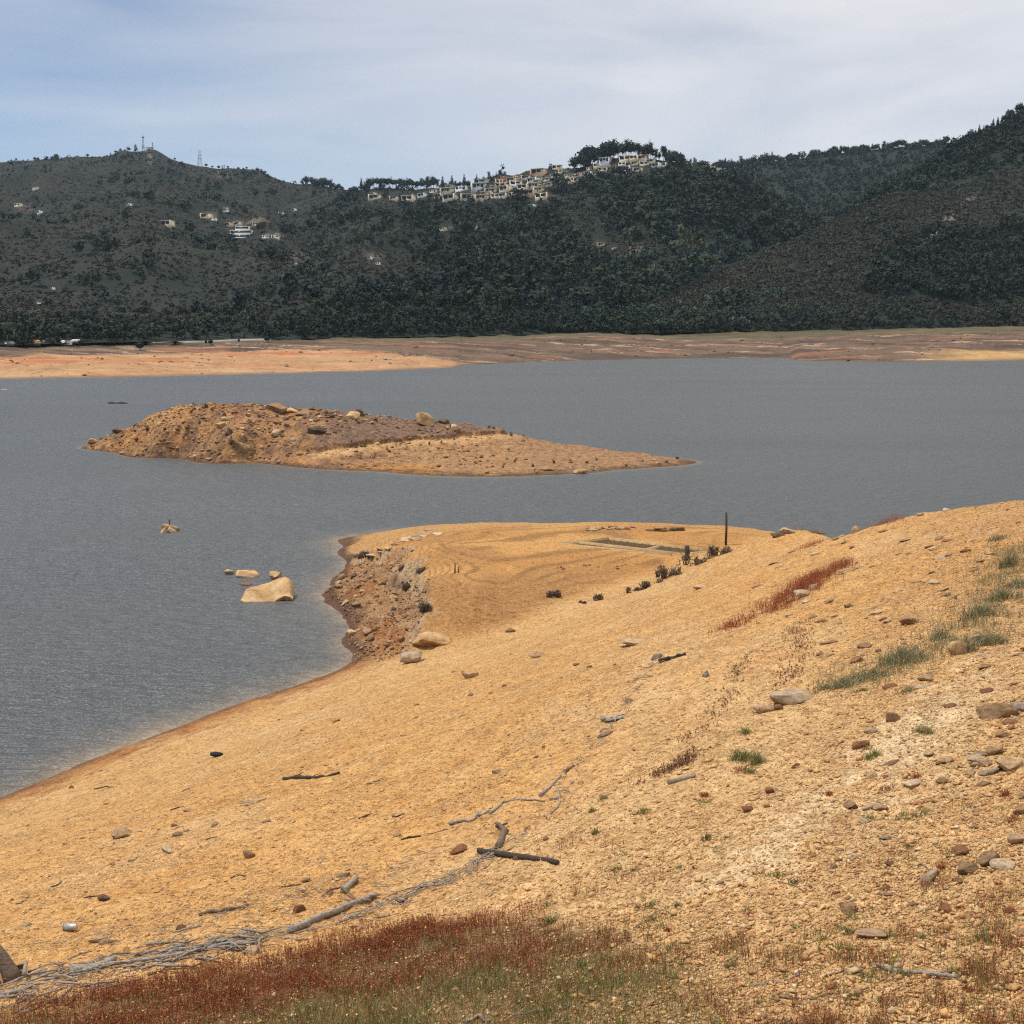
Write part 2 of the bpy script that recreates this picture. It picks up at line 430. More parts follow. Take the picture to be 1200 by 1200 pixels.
# headland
hb = np.broadcast_to(C(.44, .27, .118), shp + (3,)).copy()
hb = lerp(hb, C(.32, .212, .118), .55 * sstep(-.25, .45, fbm(GX, GY * .6, 6, 4) - .25 * (GX + 3) / 10 + sstep(96, 86, GY) * .55))
hb = lerp(hb, C(.52, .34, .155), sstep(.05, .45, n_a + sstep(96, 104, GY) * .25))
ring = np.sin(((Z0 + .05 * fbm(GX, GY, 6, 3)) * 7.5 + .10 * n_b) * 2 * pi)
hb = lerp(hb, C(.20, .125, .068), sstep(.2, .95, ring) * .62 * sstep(-.4, .3, n_a + .2))
hb = lerp(hb, C(.50, .36, .19), sstep(113, 117, GY) * .5)
hb = hb * C(1.15, .95, .70)
scarp = head * sstep(.9, .2, np.abs(esc + .3)) * sstep(-.3, .25, n_b)
cb = lerp(np.broadcast_to(C(.40, .235, .115), shp + (3,)).copy(), C(.22, .115, .06), sstep(-.05, .4, n_b))
cb = lerp(cb, C(.38, .15, .05), sstep(.0, .5, fbm(GX, GY, 3, 3)) * .7)
cb = lerp(cb, C(.12, .08, .052), sstep(.3, .55, fbm(GX + 9, GY, 2.3, 4)) * .8)
cb = lerp(cb, C(.47, .31, .165), sstep(.15, .5, fbm(GX - 33, GY + 8, 1.2, 4)) * .8)
hb = lerp(hb, cb, cliff)
hb = lerp(hb, C(.56, .42, .26), scarp * .75)
hb = lerp(hb, C(.11, .06, .038), sstep(.55, .1, Z0 + .25 * n_b))
col = col * C(1.08, 1.0, .865)
col = lerp(col, hb, head)
col = lerp(col, C(.15, .08, .045), wet * .8)
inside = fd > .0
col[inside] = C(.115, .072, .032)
# litter-darkened soil along the drift line and under the sorrel
dl = np.min(np.stack([np.hypot(GX - x, GY - y) for x, y in zip(np.interp(np.linspace(0, 14, 57), np.arange(15), c10[:, 0]), np.interp(np.linspace(0, 14, 57), np.arange(15), c10[:, 1]))]), 0)
# old water lines: stony and damp streaks that follow the contours
wl1 = fbm((GX * ld[0] + GY * ld[1]) * .22, (zz + .05 * n_b) * 2.6, 1.0, 5); wl2 = fbm((GX * ld[0] + GY * ld[1]) * .5 + 40, (zz + .04 * n_c) * 7.0, 1.0, 4)
streaks = np.clip(sstep(.05, .5, wl1) * .6 + sstep(.15, .55, wl2) * .5, 0, 1) * (1 - head)
col = lerp(col, C(.40, .235, .105), streaks * .42)
col = lerp(col, C(.64, .44, .23), np.clip(sstep(-.1, -.5, wl1) * .6, 0, 1)[...] * (1 - head) * .5)
driftm = sstep(.42, .0, dl + .35 * n_c + .3 * n_b) * sstep(27, 22.5, GY)
col = lerp(col, C(.30, .22, .15), driftm * .7)
# plant litter and dark humus where the sorrel grows
GPX, GPY = project(GX, GY, ZD)
SORT = lambda px: np.interp(px, [-80, 0, 150, 300, 400, 480, 600, 700, 780, 830, 900, 1000], [1205, 1178, 1150, 1118, 1095, 1072, 1063, 1072, 1092, 1125, 1165, 1215])
hum = sstep(2, 28, GPY - SORT(GPX) + 9 * n_c + 5 * n_b) * (.35 + .65 * sstep(860, 640, GPX + 25 * n_c)) * (GPX > -400) * sstep(1100, 900, GPX)
col = lerp(col, C(.17, .095, .05), hum * .85)
col = np.clip(col, .01, .9)
V = np.c_[GX.ravel(), GY.ravel(), ZD.ravel()]
tag(link('sandy_bank', mesh_np('sandy_bank', V, grid_faces(NV, NU), M['bank'], col.reshape(-1, 3), True)), kind='structure')

def gz(x, y):
    """height of the bank at x, y"""
    x = np.asarray(x, float); y = np.asarray(y, float)
    fu = np.clip((x / y - U[0]) / (U[1] - U[0]), 0, NU - 1.001); fv = np.clip((np.log(y) - V_[0]) / (V_[1] - V_[0]), 0, NV - 1.001)
    i = fu.astype(int); j = fv.astype(int); a = fu - i; b = fv - j
    return (ZD[j, i] * (1 - a) + ZD[j, i + 1] * a) * (1 - b) + (ZD[j + 1, i] * (1 - a) + ZD[j + 1, i + 1] * a) * b
def gsamp(A, x, y):
    fu = np.clip((x / y - U[0]) / (U[1] - U[0]), 0, NU - 1.001); fv = np.clip((np.log(y) - V_[0]) / (V_[1] - V_[0]), 0, NV - 1.001)
    return A[np.round(fv).astype(int), np.round(fu).astype(int)]
def hit(px, py):
    u, e = ray(px, py); Y = np.exp(np.linspace(math.log(9.2), math.log(160), 4000))
    d = CAMZ + e * Y - gz(u * Y, Y); k = np.argmax(d < 0)
    if d[k] >= 0: k = len(Y) - 1
    y = Y[k]; return np.array([u * y, y, float(gz(u * y, y))])

# ------------------------------------------------------------------ island
ic = []
ISH = [(101, 522), (130, 530), (200, 537), (280, 543), (340, 547), (400, 551), (480, 556), (540, 558.5), (600, 558.5), (650, 556.5), (700, 553.5), (750, 549), (814, 540.5)]
for p in ISH: ic.append(at_z(*p, 0.))
ITOP = [(140, 506, 222), (180, 488, 222), (230, 476, 222), (280, 479, 220), (330, 483, 220), (400, 488, 219), (450, 491, 218), (520, 498, 216), (580, 504, 214), (615, 512, 213), (680, 522.5, 211), (740, 531, 208)]
for p in ITOP:
    q = at_d(*p); ic.append(q)
    ic.append([q[0] * 1.03, q[1] + 6, q[2] - 1.4]); ic.append([q[0] * 1.08, q[1] + 20, -1.5])
    ic.append([q[0] * 1.15, q[1] + 40, -3])
for p in [(200, 512, 3.0), (280, 515, 3.2), (300, 530, 1.4), (360, 510, 3.8), (420, 515, 3.0), (360, 532, 1.5), (500, 512, 2.7), (450, 530, 1.3), (520, 530, 1.2), (600, 530, .9), (680, 538, .6), (560, 545, .55), (480, 545, .5), (160, 520, 1.5)]:
    ic.append(at_z(*p))
for p in ISH[1:-1:2]:
    q = at_z(*p, 0.); ic.append([q[0], q[1] - 6, -1.3]); ic.append([q[0], q[1] - 18, -3])
q = at_z(101, 522, 0); ic.append([q[0] - 6, q[1] + 2, -1.2]); q = at_z(814, 540.5, 0); ic.append([q[0] + 6, q[1], -1.0]); ic.append([q[0] + 2, q[1] + 6, -1.0])
itp = TPS(ic)
ix = np.linspace(-75, 36, 620); iy = np.linspace(178, 262, 400); IX, IY = np.meshgrid(ix, iy)
IZ0 = itp(IX, IY)
IPX, IPY = project(IX, IY, IZ0)
edge_y = np.interp(IPX, [340, 370, 430, 470, 520, 560, 600, 640], [531, 528, 520, 516, 512, 509, 506, 503])    # ledge line
ied = edge_y - IPY + 1.5 * fbm(IX, IY, 4, 3)
led = sstep(335, 380, IPX) * sstep(640, 585, IPX)
ied = ied + 1.6 * fbm(IX + 7, IY, 2.2, 4)
IZ = IZ0 + led * .40 * sstep(-.6, .9, ied) - led * .2 * sstep(-5, -1, ied) * sstep(1, -1, ied)
rough = sstep(330, 260, IPX) * .6 + .25
IZ = IZ + np.clip(sstep(-.1, .7, IZ0), .1, 1) * (rough * .9 * fbm(IX, IY, 3.2, 6, .6) + .2 * fbm(IX, IY, 9, 3))
ia = fbm(IX, IY, 9, 4); ib = fbm(IX, IY, 2.4, 5)
s = IX.shape
ic_ = np.broadcast_to(C(.40, .262, .145), s + (3,)).copy()
ic_ = lerp(ic_, C(.17, .125, .10), sstep(-.2, .3, ib + .5 * ia) * .85)
ic_ = lerp(ic_, C(.46, .27, .105), sstep(.1, .5, ia) * .6)
ic_ = lerp(ic_, C(.215, .165, .14), sstep(340, 400, IPX + 25 * ib) * sstep(615, 565, IPX) * sstep(.0, 2., ied) * .9)
ic_ = lerp(ic_, C(.50, .33, .155), sstep(250, 190, IPX) * sstep(500, 494, IPY) * .8)
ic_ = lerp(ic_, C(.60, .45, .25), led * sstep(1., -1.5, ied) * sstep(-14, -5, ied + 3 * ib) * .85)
ic_ = lerp(ic_, C(.09, .06, .045), led * sstep(1.1, .5, ied) * sstep(-.8, -.2, ied) * .7 * sstep(-.3, .2, ib + .2))  # thin shade along the ledge step, painted in as a dark strip
ic_ = lerp(ic_, C(.42, .29, .165), sstep(420, 520, IPX) * sstep(-3, -14, ied) * .7)
ic_ = lerp(ic_, C(.33, .235, .15), sstep(580, 640, IPX) * .75)
ic_ = lerp(ic_, C(.48, .28, .09), sstep(480, 380, np.abs(IPX - 460) * 8) * sstep(543, 548, IPY) * .8)
ic_ = lerp(ic_, C(.11, .075, .05), sstep(.45, .05, IZ0 + .25 * ib) * .85)
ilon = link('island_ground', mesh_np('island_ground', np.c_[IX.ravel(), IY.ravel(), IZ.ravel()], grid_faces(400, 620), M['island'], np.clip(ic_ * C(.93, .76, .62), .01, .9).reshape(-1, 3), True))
tag(ilon, kind='structure')
def iz(x, y):
    fu = np.clip((np.asarray(x, float) - ix[0]) / (ix[1] - ix[0]), 0, 618.99); fv = np.clip((np.asarray(y, float) - iy[0]) / (iy[1] - iy[0]), 0, 398.99)
    i = fu.astype(int); j = fv.astype(int); a = fu - i; b = fv - j
    return (IZ[j, i] * (1 - a) + IZ[j, i + 1] * a) * (1 - b) + (IZ[j + 1, i] * (1 - a) + IZ[j + 1, i + 1] * a) * b
def ihit(px, py):
    u, e = ray(px, py); Y = np.linspace(180, 260, 3000); d = CAMZ + e * Y - iz(u * Y, Y); k = np.argmax(d < 0)
    if d[k] >= 0: k = np.argmin(d)
    return np.array([u * Y[k], Y[k], float(iz(u * Y[k], Y[k]))])

# ------------------------------------------------------------------ lake
wu = np.linspace(-.9, .9, 420); wv = np.linspace(math.log(30), math.log(1500), 420)
WU, WV = np.meshgrid(wu, wv); WY = np.exp(WV); WX = WU * WY
bed = np.where((np.abs(WU) < .6) & (WY < 160), tps(WX, WY), -5.0)
mud = np.exp(np.clip(bed, -9, 0) / .30) * np.clip(.62 + .5 * fbm(WX, WY, 5, 4), .25, .9)
ib_ = np.where((WX > -75) & (WX < 36) & (WY > 178) & (WY < 262), itp(WX, WY), -5.0)
mud = np.maximum(mud, .4 * np.exp(np.clip(ib_, -9, 0) / .15))
t = NT('lake_water'); p = t.pos(); a = t.attr()
t.base(t.mix((.056, .062, .061, 1), (.36, .25, .135, 1), t.n('ShaderNodeSeparateColor', {0: a}).outputs[0]))
t.b.inputs['IOR'].default_value = 1.62; t.b.inputs['Specular IOR Level'].default_value = .5
mpw = t.n('ShaderNodeMapping', {'Vector': p, 'Scale': (.5, 1.5, 1), 'Rotation': (0, 0, radians(-14))}).outputs[0]
w1 = t.noise(mpw, 1.0, 4, .6); w2 = t.noise(mpw, .22, 3, .5); w3 = t.noise(p, .012, 3, .5)
w4 = t.noise(t.n('ShaderNodeMapping', {'Vector': p, 'Scale': (.006, .03, 1), 'Rotation': (0, 0, radians(8))}).outputs[0], 1.0, 4, .6); t.L.new(t.math('ADD', t.math('MULTIPLY', w4, .40), .24), t.b.inputs['Roughness'])
amp = t.math('ADD', t.math('MULTIPLY', w3, 1.0), .5)
h = t.math('ADD', t.math('MULTIPLY', t.math('MULTIPLY', w1, 1.15), amp), t.math('MULTIPLY', w2, .6))
t.bump(h, 1.0, 1.0)
M['water'] = t.m
tag(link('lake_water', mesh_np('lake_water', np.c_[WX.ravel(), WY.ravel(), 0 * WX.ravel()], grid_faces(420, 420), M['water'], np.repeat(mud.reshape(-1, 1), 3, 1), True)), kind='structure')

# ------------------------------------------------------------------ far shore and hills (polar sheets: u = x/y, depth y)
def tab(rows, u, yi=1):
    r = np.array([(ray(px, py)) for px, py in rows]); o = np.argsort(r[:, 0]); return np.interp(u, r[o, 0], r[o, 1])
def tabv(rows, u):
    r = np.array([(ray(px, 390)[0], v) for px, v in rows]); return np.interp(u, r[:, 0], r[:, 1])
WLINE = [(-400, 446), (0, 444), (60, 443), (150, 442), (300, 438.5), (420, 435.5), (500, 432.5), (534, 430.5), (540, 428.5), (620, 424.5), (700, 422), (800, 420), (925, 420), (935, 422.5), (1000, 424.5), (1080, 424), (1200, 422), (1500, 420)]
VLINE = [(-400, 408), (0, 407), (100, 406), (200, 404), (370, 398), (500, 394), (700, 391), (850, 390), (1000, 387), (1100, 384), (1200, 381.5), (1500, 380)]
su = np.linspace(-.75, .75, 900)
wD = -CAMZ / tab(WLINE, su); vD = tabv([(-400, 590), (0, 600), (370, 760), (700, 860), (1000, 920), (1500, 980)], su)
vZ = CAMZ + tab(VLINE, su) * vD
st_ = np.r_[np.linspace(-.25, 0, 5), np.linspace(.01, 1, 90), np.linspace(1.02, 1.6, 14)]
T_, SU = np.meshgrid(st_, su, indexing='ij')
SY = wD[None] + (vD - wD)[None] * T_; SX = SU * SY
SZ = vZ[None] * np.where(T_ < 0, T_ * 1.0, np.where(T_ < 1, T_ ** .9, 1 + .12 * (T_ - 1)))
spx = 600 + F * SU
bump_ = fbm(SX * .6, SY, 60, 4)
SZ = SZ + sstep(0, .12, T_) * (1.6 * bump_ + .9 * fbm(SX, SY * 1.5, 14, 4))
left = sstep(560, 520, spx + 25 * fbm(SX, SY, 90, 2))
wq = 18 * fbm(SX, SY, 120, 4); sn = fbm(SX * .3, (SY + wq) * 1.6, 26, 6, .62); sn2 = fbm(SX * .22 + 99, (SY + 1.6 * wq) * 1.7, 17, 6, .62)
topL = np.interp(spx, [-400, 0, 200, 330, 450, 530, 560], [.62, .66, .66, .66, .45, .12, .0])
c = np.broadcast_to(C(.152, .106, .080), SX.shape + (3,)).copy()
c = lerp(c, C(.088, .062, .050), sstep(-.15, .3, sn))
c = lerp(c, C(.30, .20, .135), sstep(.2, .5, sn2) * .75)
c = lerp(c, C(.46, .36, .27), sstep(.40, .55, sn2 + .15 * sn) * .8)
c = lerp(c, C(.30, .13, .075), sstep(.3, .55, fbm(SX * .2 - 40, SY, 20, 3)) * .7)
c = lerp(c, C(.10, .10, .052), sstep(.74, .90, T_ + .25 * sn + .1 * sn2) * sstep(350, 480, spx) * .9)
oc = np.broadcast_to(C(.40, .245, .135), SX.shape + (3,)).copy()
oc = lerp(oc, C(.42, .17, .075), sstep(.05, .4, fbm(SX * .3, SY, 45, 3) + .35 * sstep(.3, .45, T_) * sstep(.62, .5, T_)) * .85)
oc = lerp(oc, C(.48, .33, .2), sstep(.05, .4, sn2) * .6)
c = lerp(c, oc, left * sstep(topL + .03, topL - .03, T_ + .06 * sn))
c = lerp(c, C(.08, .075, .04), sstep(.9, .97, T_ + .1 * sn) * .8)
c = lerp(c, C(.50, .33, .15), sstep(1050, 1150, spx) * sstep(.28, .12, T_ + .1 * sn) * .85)
c = lerp(c, C(.12, .085, .07), sstep(.045, .01, T_) * .6)
tag(link('far_shore', mesh_np('far_shore', np.c_[SX.ravel(), SY.ravel(), SZ.ravel()], grid_faces(len(st_), 900), M['shore'], np.clip(c * C(.95, .87, .76), .01, .9).reshape(-1, 3), True)), kind='structure')

class Hill:
    def __init__(s, name, crest, D0, D1, z0, nrow, ncol, u0, u1, prof, namp, seed):
        u = np.linspace(u0, u1, ncol); d0 = tabv(D0, u); d1 = tabv(D1, u); e = tab(crest, u)
        z1 = CAMZ + e * d1; za = tabv(z0, u)
        tt = np.r_[np.linspace(0, 1, nrow), np.linspace(1.01, 1.5, nrow // 4)]
        T, UU = np.meshgrid(tt, u, indexing='ij')
        s.Y = d0 + (d1 - d0) * T; s.X = UU * s.Y
        pr = np.where(T <= 1, T ** prof, 1 - 1.1 * (T - 1) - 1.2 * (T - 1) ** 2)
        Z = za + (z1 - za) * pr
        ridg = (1 - 2.2 * np.abs(fbm(s.X + seed * 777, s.Y * .45, 330, 4)))
        nn = (ridg - .55) * namp + .5 * namp * fbm(s.X + seed * 99, s.Y, 130, 4)
        Z += nn * np.clip(T, 0, 1) ** .7 * np.clip(1.0 - T, .0, 1) ** .5 * 2
        Z += 3.0 * fbm(s.X, s.Y, 50, 4) * np.clip(T * 8, 0, 1)
        s.Z = Z; s.T = T; s.u = u; s.tt = tt; s.name = name; s.nr = len(tt); s.nc = ncol
        s.px, s.py = project(s.X, s.Y, s.Z)
    def samp(s, n, seed, tmax=1.0):
        r = np.random.default_rng(seed); i = r.uniform(0, s.nc - 1.01, n); j = r.uniform(0, np.searchsorted(s.tt, tmax) - 1.0, n)
        return i, j
    def bil(s, A, i, j):
        a = i.astype(int); b = j.astype(int); f = i - a; g = j - b
        return (A[b, a] * (1 - f) + A[b, a + 1] * f) * (1 - g) + (A[b + 1, a] * (1 - f) + A[b + 1, a + 1] * f) * g
    def at(s, px, py):
        u, e = ray(px, py); i = int(np.clip(round((u - s.u[0]) / (s.u[1] - s.u[0])), 0, s.nc - 1))
        k = np.argmax(s.py[:, i] < py)
        if s.py[k, i] >= py: k = int(np.argmin(s.py[:, i]))
        if k > 0:
            f = (s.py[k - 1, i] - py) / max(s.py[k - 1, i] - s.py[k, i], 1e-6); f = min(max(f, 0), 1)
        else: f = 1; k = 1
        q = lambda A: A[k - 1, i] * (1 - f) + A[k, i] * f
        y = q(s.Y); return np.array([u * y, y, q(s.Z)])
    def crestz(s, px):
        u = ray(px, 200)[0]; i = int(np.clip(round((u - s.u[0]) / (s.u[1] - s.u[0])), 0, s.nc - 1))
        k = int(np.argmin(s.py[:, i])); return np.array([s.X[k, i], s.Y[k, i], s.Z[k, i]])

VB = [(-400, 9), (370, 10), (700, 12), (1000, 14), (1500, 17)]
H1 = Hill('left', [(-420, 215), (-150, 196), (0, 190), (60, 186), (120, 184), (150, 177), (182, 175.5), (200, 186), (225, 193.5), (260, 198), (305, 201), (345, 217), (380, 219), (430, 224), (500, 222), (550, 220), (600, 210), (650, 199), (680, 195), (710, 188), (745, 184), (780, 187), (810, 193), (840, 199), (880, 222), (930, 248), (1000, 285), (1100, 330), (1500, 370)],
          [(-400, 590), (0, 600), (370, 760), (700, 860), (1000, 920), (1500, 980)],
          [(-400, 3000), (0, 2900), (330, 2700), (430, 2100), (550, 1900), (740, 1650), (900, 1560), (1100, 1450), (1500, 1400)], VB, 230, 520, -.70, .42, 1.15, 36, 1)
H2 = Hill('back', [(700, 240), (800, 205), (850, 197), (880, 194), (930, 186), (980, 179), (1050, 173), (1100, 169), (1160, 160), (1300, 150), (1700, 160)],
          [(600, 1400), (1700, 1500)], [(600, 2500), (1700, 2400)], [(600, 60), (1700, 70)], 120, 260, .08, .72, 1.05, 26, 2)
H3 = Hill('right', [(640, 392), (690, 389), (715, 382), (740, 366), (800, 334), (870, 303), (930, 280), (980, 255), (1040, 222), (1100, 187), (1150, 157), (1200, 129), (1300, 85), (1500, 40), (1700, 40)],
          [(600, 850), (700, 860), (1000, 920), (1700, 990)], [(600, 880), (700, 905), (800, 1010), (1000, 1250), (1200, 1500), (1700, 1700)], [(600, 12), (700, 12), (1000, 14), (1700, 17)], 190, 330, .02, .72, .95, 20, 3)
def poly_in(px, py, P):
    P = np.array(P, float); ins = np.zeros(np.shape(px), bool); j = len(P) - 1
    for i in range(len(P)):
        a, b = P[i], P[j]
        cnd = ((a[1] > py) != (b[1] > py)) & (px < (b[0] - a[0]) * (py - a[1]) / (b[1] - a[1] + 1e-12) + a[0]); ins ^= cnd; j = i
    return ins
def woods(h, px, py, x, y):
    """share of tree cover on a hillside"""
    wx = px + 14 * fbm(x, y, 120, 3); wy = py + 9 * fbm(x + 500, y, 90, 3)
    n = fbm(x, y, 70, 4)
    if h is H2: return np.full(np.shape(px), 1.0)
    if h is H3:
        d = np.interp(wx, [680, 730, 860, 950, 1050, 1130, 1200, 1260], [372, 352, 286, 262, 226, 212, 196, 190])
        o = sstep(8, -6, wy - d) * .95
        o = np.maximum(o, .95 * poly_in(wx, wy, [(1030, 300), (1090, 272), (1150, 262), (1330, 236), (1330, 360), (1150, 352), (1010, 346)]))
        o = np.maximum(o, .35 * sstep(.1, .4, n)); o = np.maximum(o, .5 * sstep(362, 372, wy))
        return o
    o = .03 + .8 * sstep(.16, .36, n) + .35 * sstep(.1, .4, fbm(x + 60, y, 260, 3))
    o = np.where(wx > 360, .35 + .5 * sstep(-.1, .3, n), o)
    o = np.maximum(o, 1.0 * poly_in(wx, wy, [(350, 400), (375, 352), (450, 338), (560, 322), (600, 290), (700, 320), (720, 400)]))
    o = np.maximum(o, 1.0 * poly_in(wx, wy, [(470, 243), (560, 240), (640, 240), (655, 222), (700, 206), (770, 206), (800, 196), (960, 232), (1050, 280), (700, 375), (620, 330), (560, 330), (500, 300)]))
    o = np.where(poly_in(wx, wy, [(655, 232), (690, 225), (712, 262), (690, 285), (660, 270)]), .25, o)
    o = np.where(poly_in(wx, wy, [(735, 278), (855, 275), (850, 315), (760, 325), (690, 300)]), .45, o)
    o = np.where(poly_in(wx, wy, [(395, 295), (480, 292), (500, 318), (430, 345), (385, 330)]), .12, o)
    o = np.maximum(o, .75 * sstep(370, 382, wy) * (wx < 380))
    return o
for h, nm in ((H1, 'left_hill'), (H2, 'back_hill'), (H3, 'right_hill')):
    w = woods(h, h.px, h.py, h.X, h.Y); a = fbm(h.X, h.Y, 160, 5); b = fbm(h.X + 333, h.Y, 45, 4)
    c = np.broadcast_to(C(.024, .026, .020), h.X.shape + (3,)).copy()
    c = lerp(c, C(.018, .023, .018), sstep(-.3, .3, a))
    c = lerp(c, C(.036, .031, .024), sstep(.1, .45, b) * .6)
    c = lerp(c, C(.016, .022, .016), sstep(.3, .7, w))
    if h is H3:
        q = np.abs(h.px - np.interp(h.py, [230, 255, 275, 295], [1140, 1112, 1095, 1060]))
        c = lerp(c, C(.17, .14, .115), sstep(9, 2, q + 6 * b) * sstep(226, 236, h.py) * sstep(297, 285, h.py))
    if h is H1:
        for bx, by, br in ((697, 286, 12), (668, 282, 8), (748, 292, 12), (800, 300, 10), (715, 345, 8), (560, 292, 8), (300, 258, 12), (285, 262, 10), (322, 277, 12), (345, 300, 14), (245, 252, 8), (180, 322, 7), (260, 205, 10), (640, 232, 10), (440, 300, 12), (30, 245, 9)):
            g_ = np.exp(-(((h.px - bx) / br) ** 2 + ((h.py - by) / (br * .32)) ** 2) + 1.5 * b); c = lerp(c, C(.135, .105, .078), np.clip(g_, 0, 1) * .75)
        q = np.abs(h.px - np.interp(h.py, [175, 182, 192], [172, 175, 177])); c = lerp(c, C(.2, .15, .12), sstep(2.0, .6, q) * (h.py < 193) * .8)
    me = mesh_np(nm, np.c_[h.X.ravel(), h.Y.ravel(), h.Z.ravel()], grid_faces(h.nr, h.nc), M['hill'], np.clip(c, .005, .9).reshape(-1, 3), True)
    tag(link(nm, me), kind='structure')
# ground sheet far beneath everything
MB().add([(-6000, -600, -4), (6000, -600, -4), (6000, 6500, -4), (-6000, 6500, -4)], [(0, 1, 2, 3)]).build('ground', M['hill'])
tag(bpy.data.objects['ground'], kind='structure')

# ------------------------------------------------------------------ vegetation on the hills
def crown_quads(r, kind, n):
    """leaf clumps in a unit-height crown: returns verts (n*4,3), tint (n*4,)"""
    if kind == 'round':
        d = r.normal(size=(n, 3)); d /= np.linalg.norm(d, axis=1)[:, None]; rad = r.uniform(.35, 1, n) ** .5
        lob = .8 + .25 * np.sin(d[:, 0] * 4 + 1.3) * np.sin(d[:, 1] * 5 + .4) + .1 * r.normal(size=n)
        P = d * (rad * lob)[:, None] * np.array([.42, .42, .42]) + [0, 0, .58]; sz = r.uniform(.07, .15, n)
    elif kind == 'cone':
        h = r.beta(1.2, 1.7, n); th = r.uniform(0, 2 * pi, n); lay = .75 + .25 * np.sin(h * 38)
        rr = (1 - h) * .26 * lay * r.uniform(.4, 1, n) ** .5 + .015
        P = np.c_[np.cos(th) * rr, np.sin(th) * rr, .14 + h * .86]; sz = r.uniform(.05, .11, n) * (1.15 - .6 * h)
    elif kind == 'umbrella':
        cen = np.c_[r.uniform(-.24, .24, 7), r.uniform(-.24, .24, 7), r.uniform(.58, .88, 7)]; k = r.integers(0, 7, n)
        P = cen[k] + r.normal(size=(n, 3)) * [.085, .085, .06]; sz = r.uniform(.05, .11, n)
    elif kind == 'tall':
        cen = np.c_[r.uniform(-.12, .12, 9), r.uniform(-.12, .12, 9), np.linspace(.36, .93, 9)]; k = r.integers(0, 9, n)
        P = cen[k] + r.normal(size=(n, 3)) * [.075, .075, .05]; sz = r.uniform(.04, .09, n)
    else:                                                   # bush
        d = r.normal(size=(n, 3)); d[:, 2] = np.abs(d[:, 2]); d /= np.linalg.norm(d, axis=1)[:, None]
        P = d * r.uniform(.5, 1, n)[:, None] * (.75 + .25 * np.sin(d[:, 0] * 5))[:, None] * [.7, .7, .5]; sz = r.uniform(.2, .42, n)
    nn = P - np.array([0, 0, {'round': .5, 'cone': .3, 'umbrella': .55, 'tall': .55}.get(kind, 0.)]); nn[:, 2] *= .5 if kind in ('cone', 'tall') else 1.; nn /= np.linalg.norm(nn, axis=1)[:, None] + 1e-6; nn = nn + r.normal(size=(n, 3)) * .32; nn /= np.linalg.norm(nn, axis=1)[:, None]
    a = np.cross(nn, r.normal(size=(n, 3))); a /= np.linalg.norm(a, axis=1)[:, None]; b = np.cross(nn, a)
    q = np.stack([P + a * sz[:, None] + b * sz[:, None] * .3, P + b * sz[:, None] * .9, P - a * sz[:, None] - b * sz[:, None] * .2, P - b * sz[:, None] * .8], 1)
    return q.reshape(-1, 3), np.repeat(r.uniform(.86, 1.14, n), 4)
def scatter(protos, pos, size, wid, tint, seed, zsq=None):
    """merge copies of prototype quads into one vertex list"""
    r = np.random.default_rng(seed); n = len(pos); k = r.integers(0, len(protos), n); a = r.uniform(0, 2 * pi, n); Vs = []; Cs = []
    for i, (pv, pt) in enumerate(protos):
        m = k == i
        if not m.any(): continue
        ca, sa = np.cos(a[m])[:, None], np.sin(a[m])[:, None]
        x = (pv[None, :, 0] * ca - pv[None, :, 1] * sa) * (size[m] * wid[m])[:, None]; y = (pv[None, :, 0] * sa + pv[None, :, 1] * ca) * (size[m] * wid[m])[:, None]
        z = pv[None, :, 2] * size[m][:, None]
        Vs.append((np.stack([x, y, z], 2) + pos[m][:, None]).reshape(-1, 3))
        Cs.append((tint[m][:, None] * pt[None, :, None]).reshape(-1, 3))
    V = np.concatenate(Vs); return V, np.concatenate(Cs)
r1 = np.random.default_rng(5)
PT_ROUND = [crown_quads(r1, 'round', 44) for _ in range(6)] + [crown_quads(r1, 'tall', 44) for _ in range(1)] + [crown_quads(r1, 'cone', 44) for _ in range(3)]
PT_BUSH = [crown_quads(r1, 'bush', 8) for _ in range(5)]
def quads(n): return np.arange(n * 4).reshape(-1, 4)
HOUSE_PX = []      # (px, py, w) filled below, keeps trees from hiding the houses
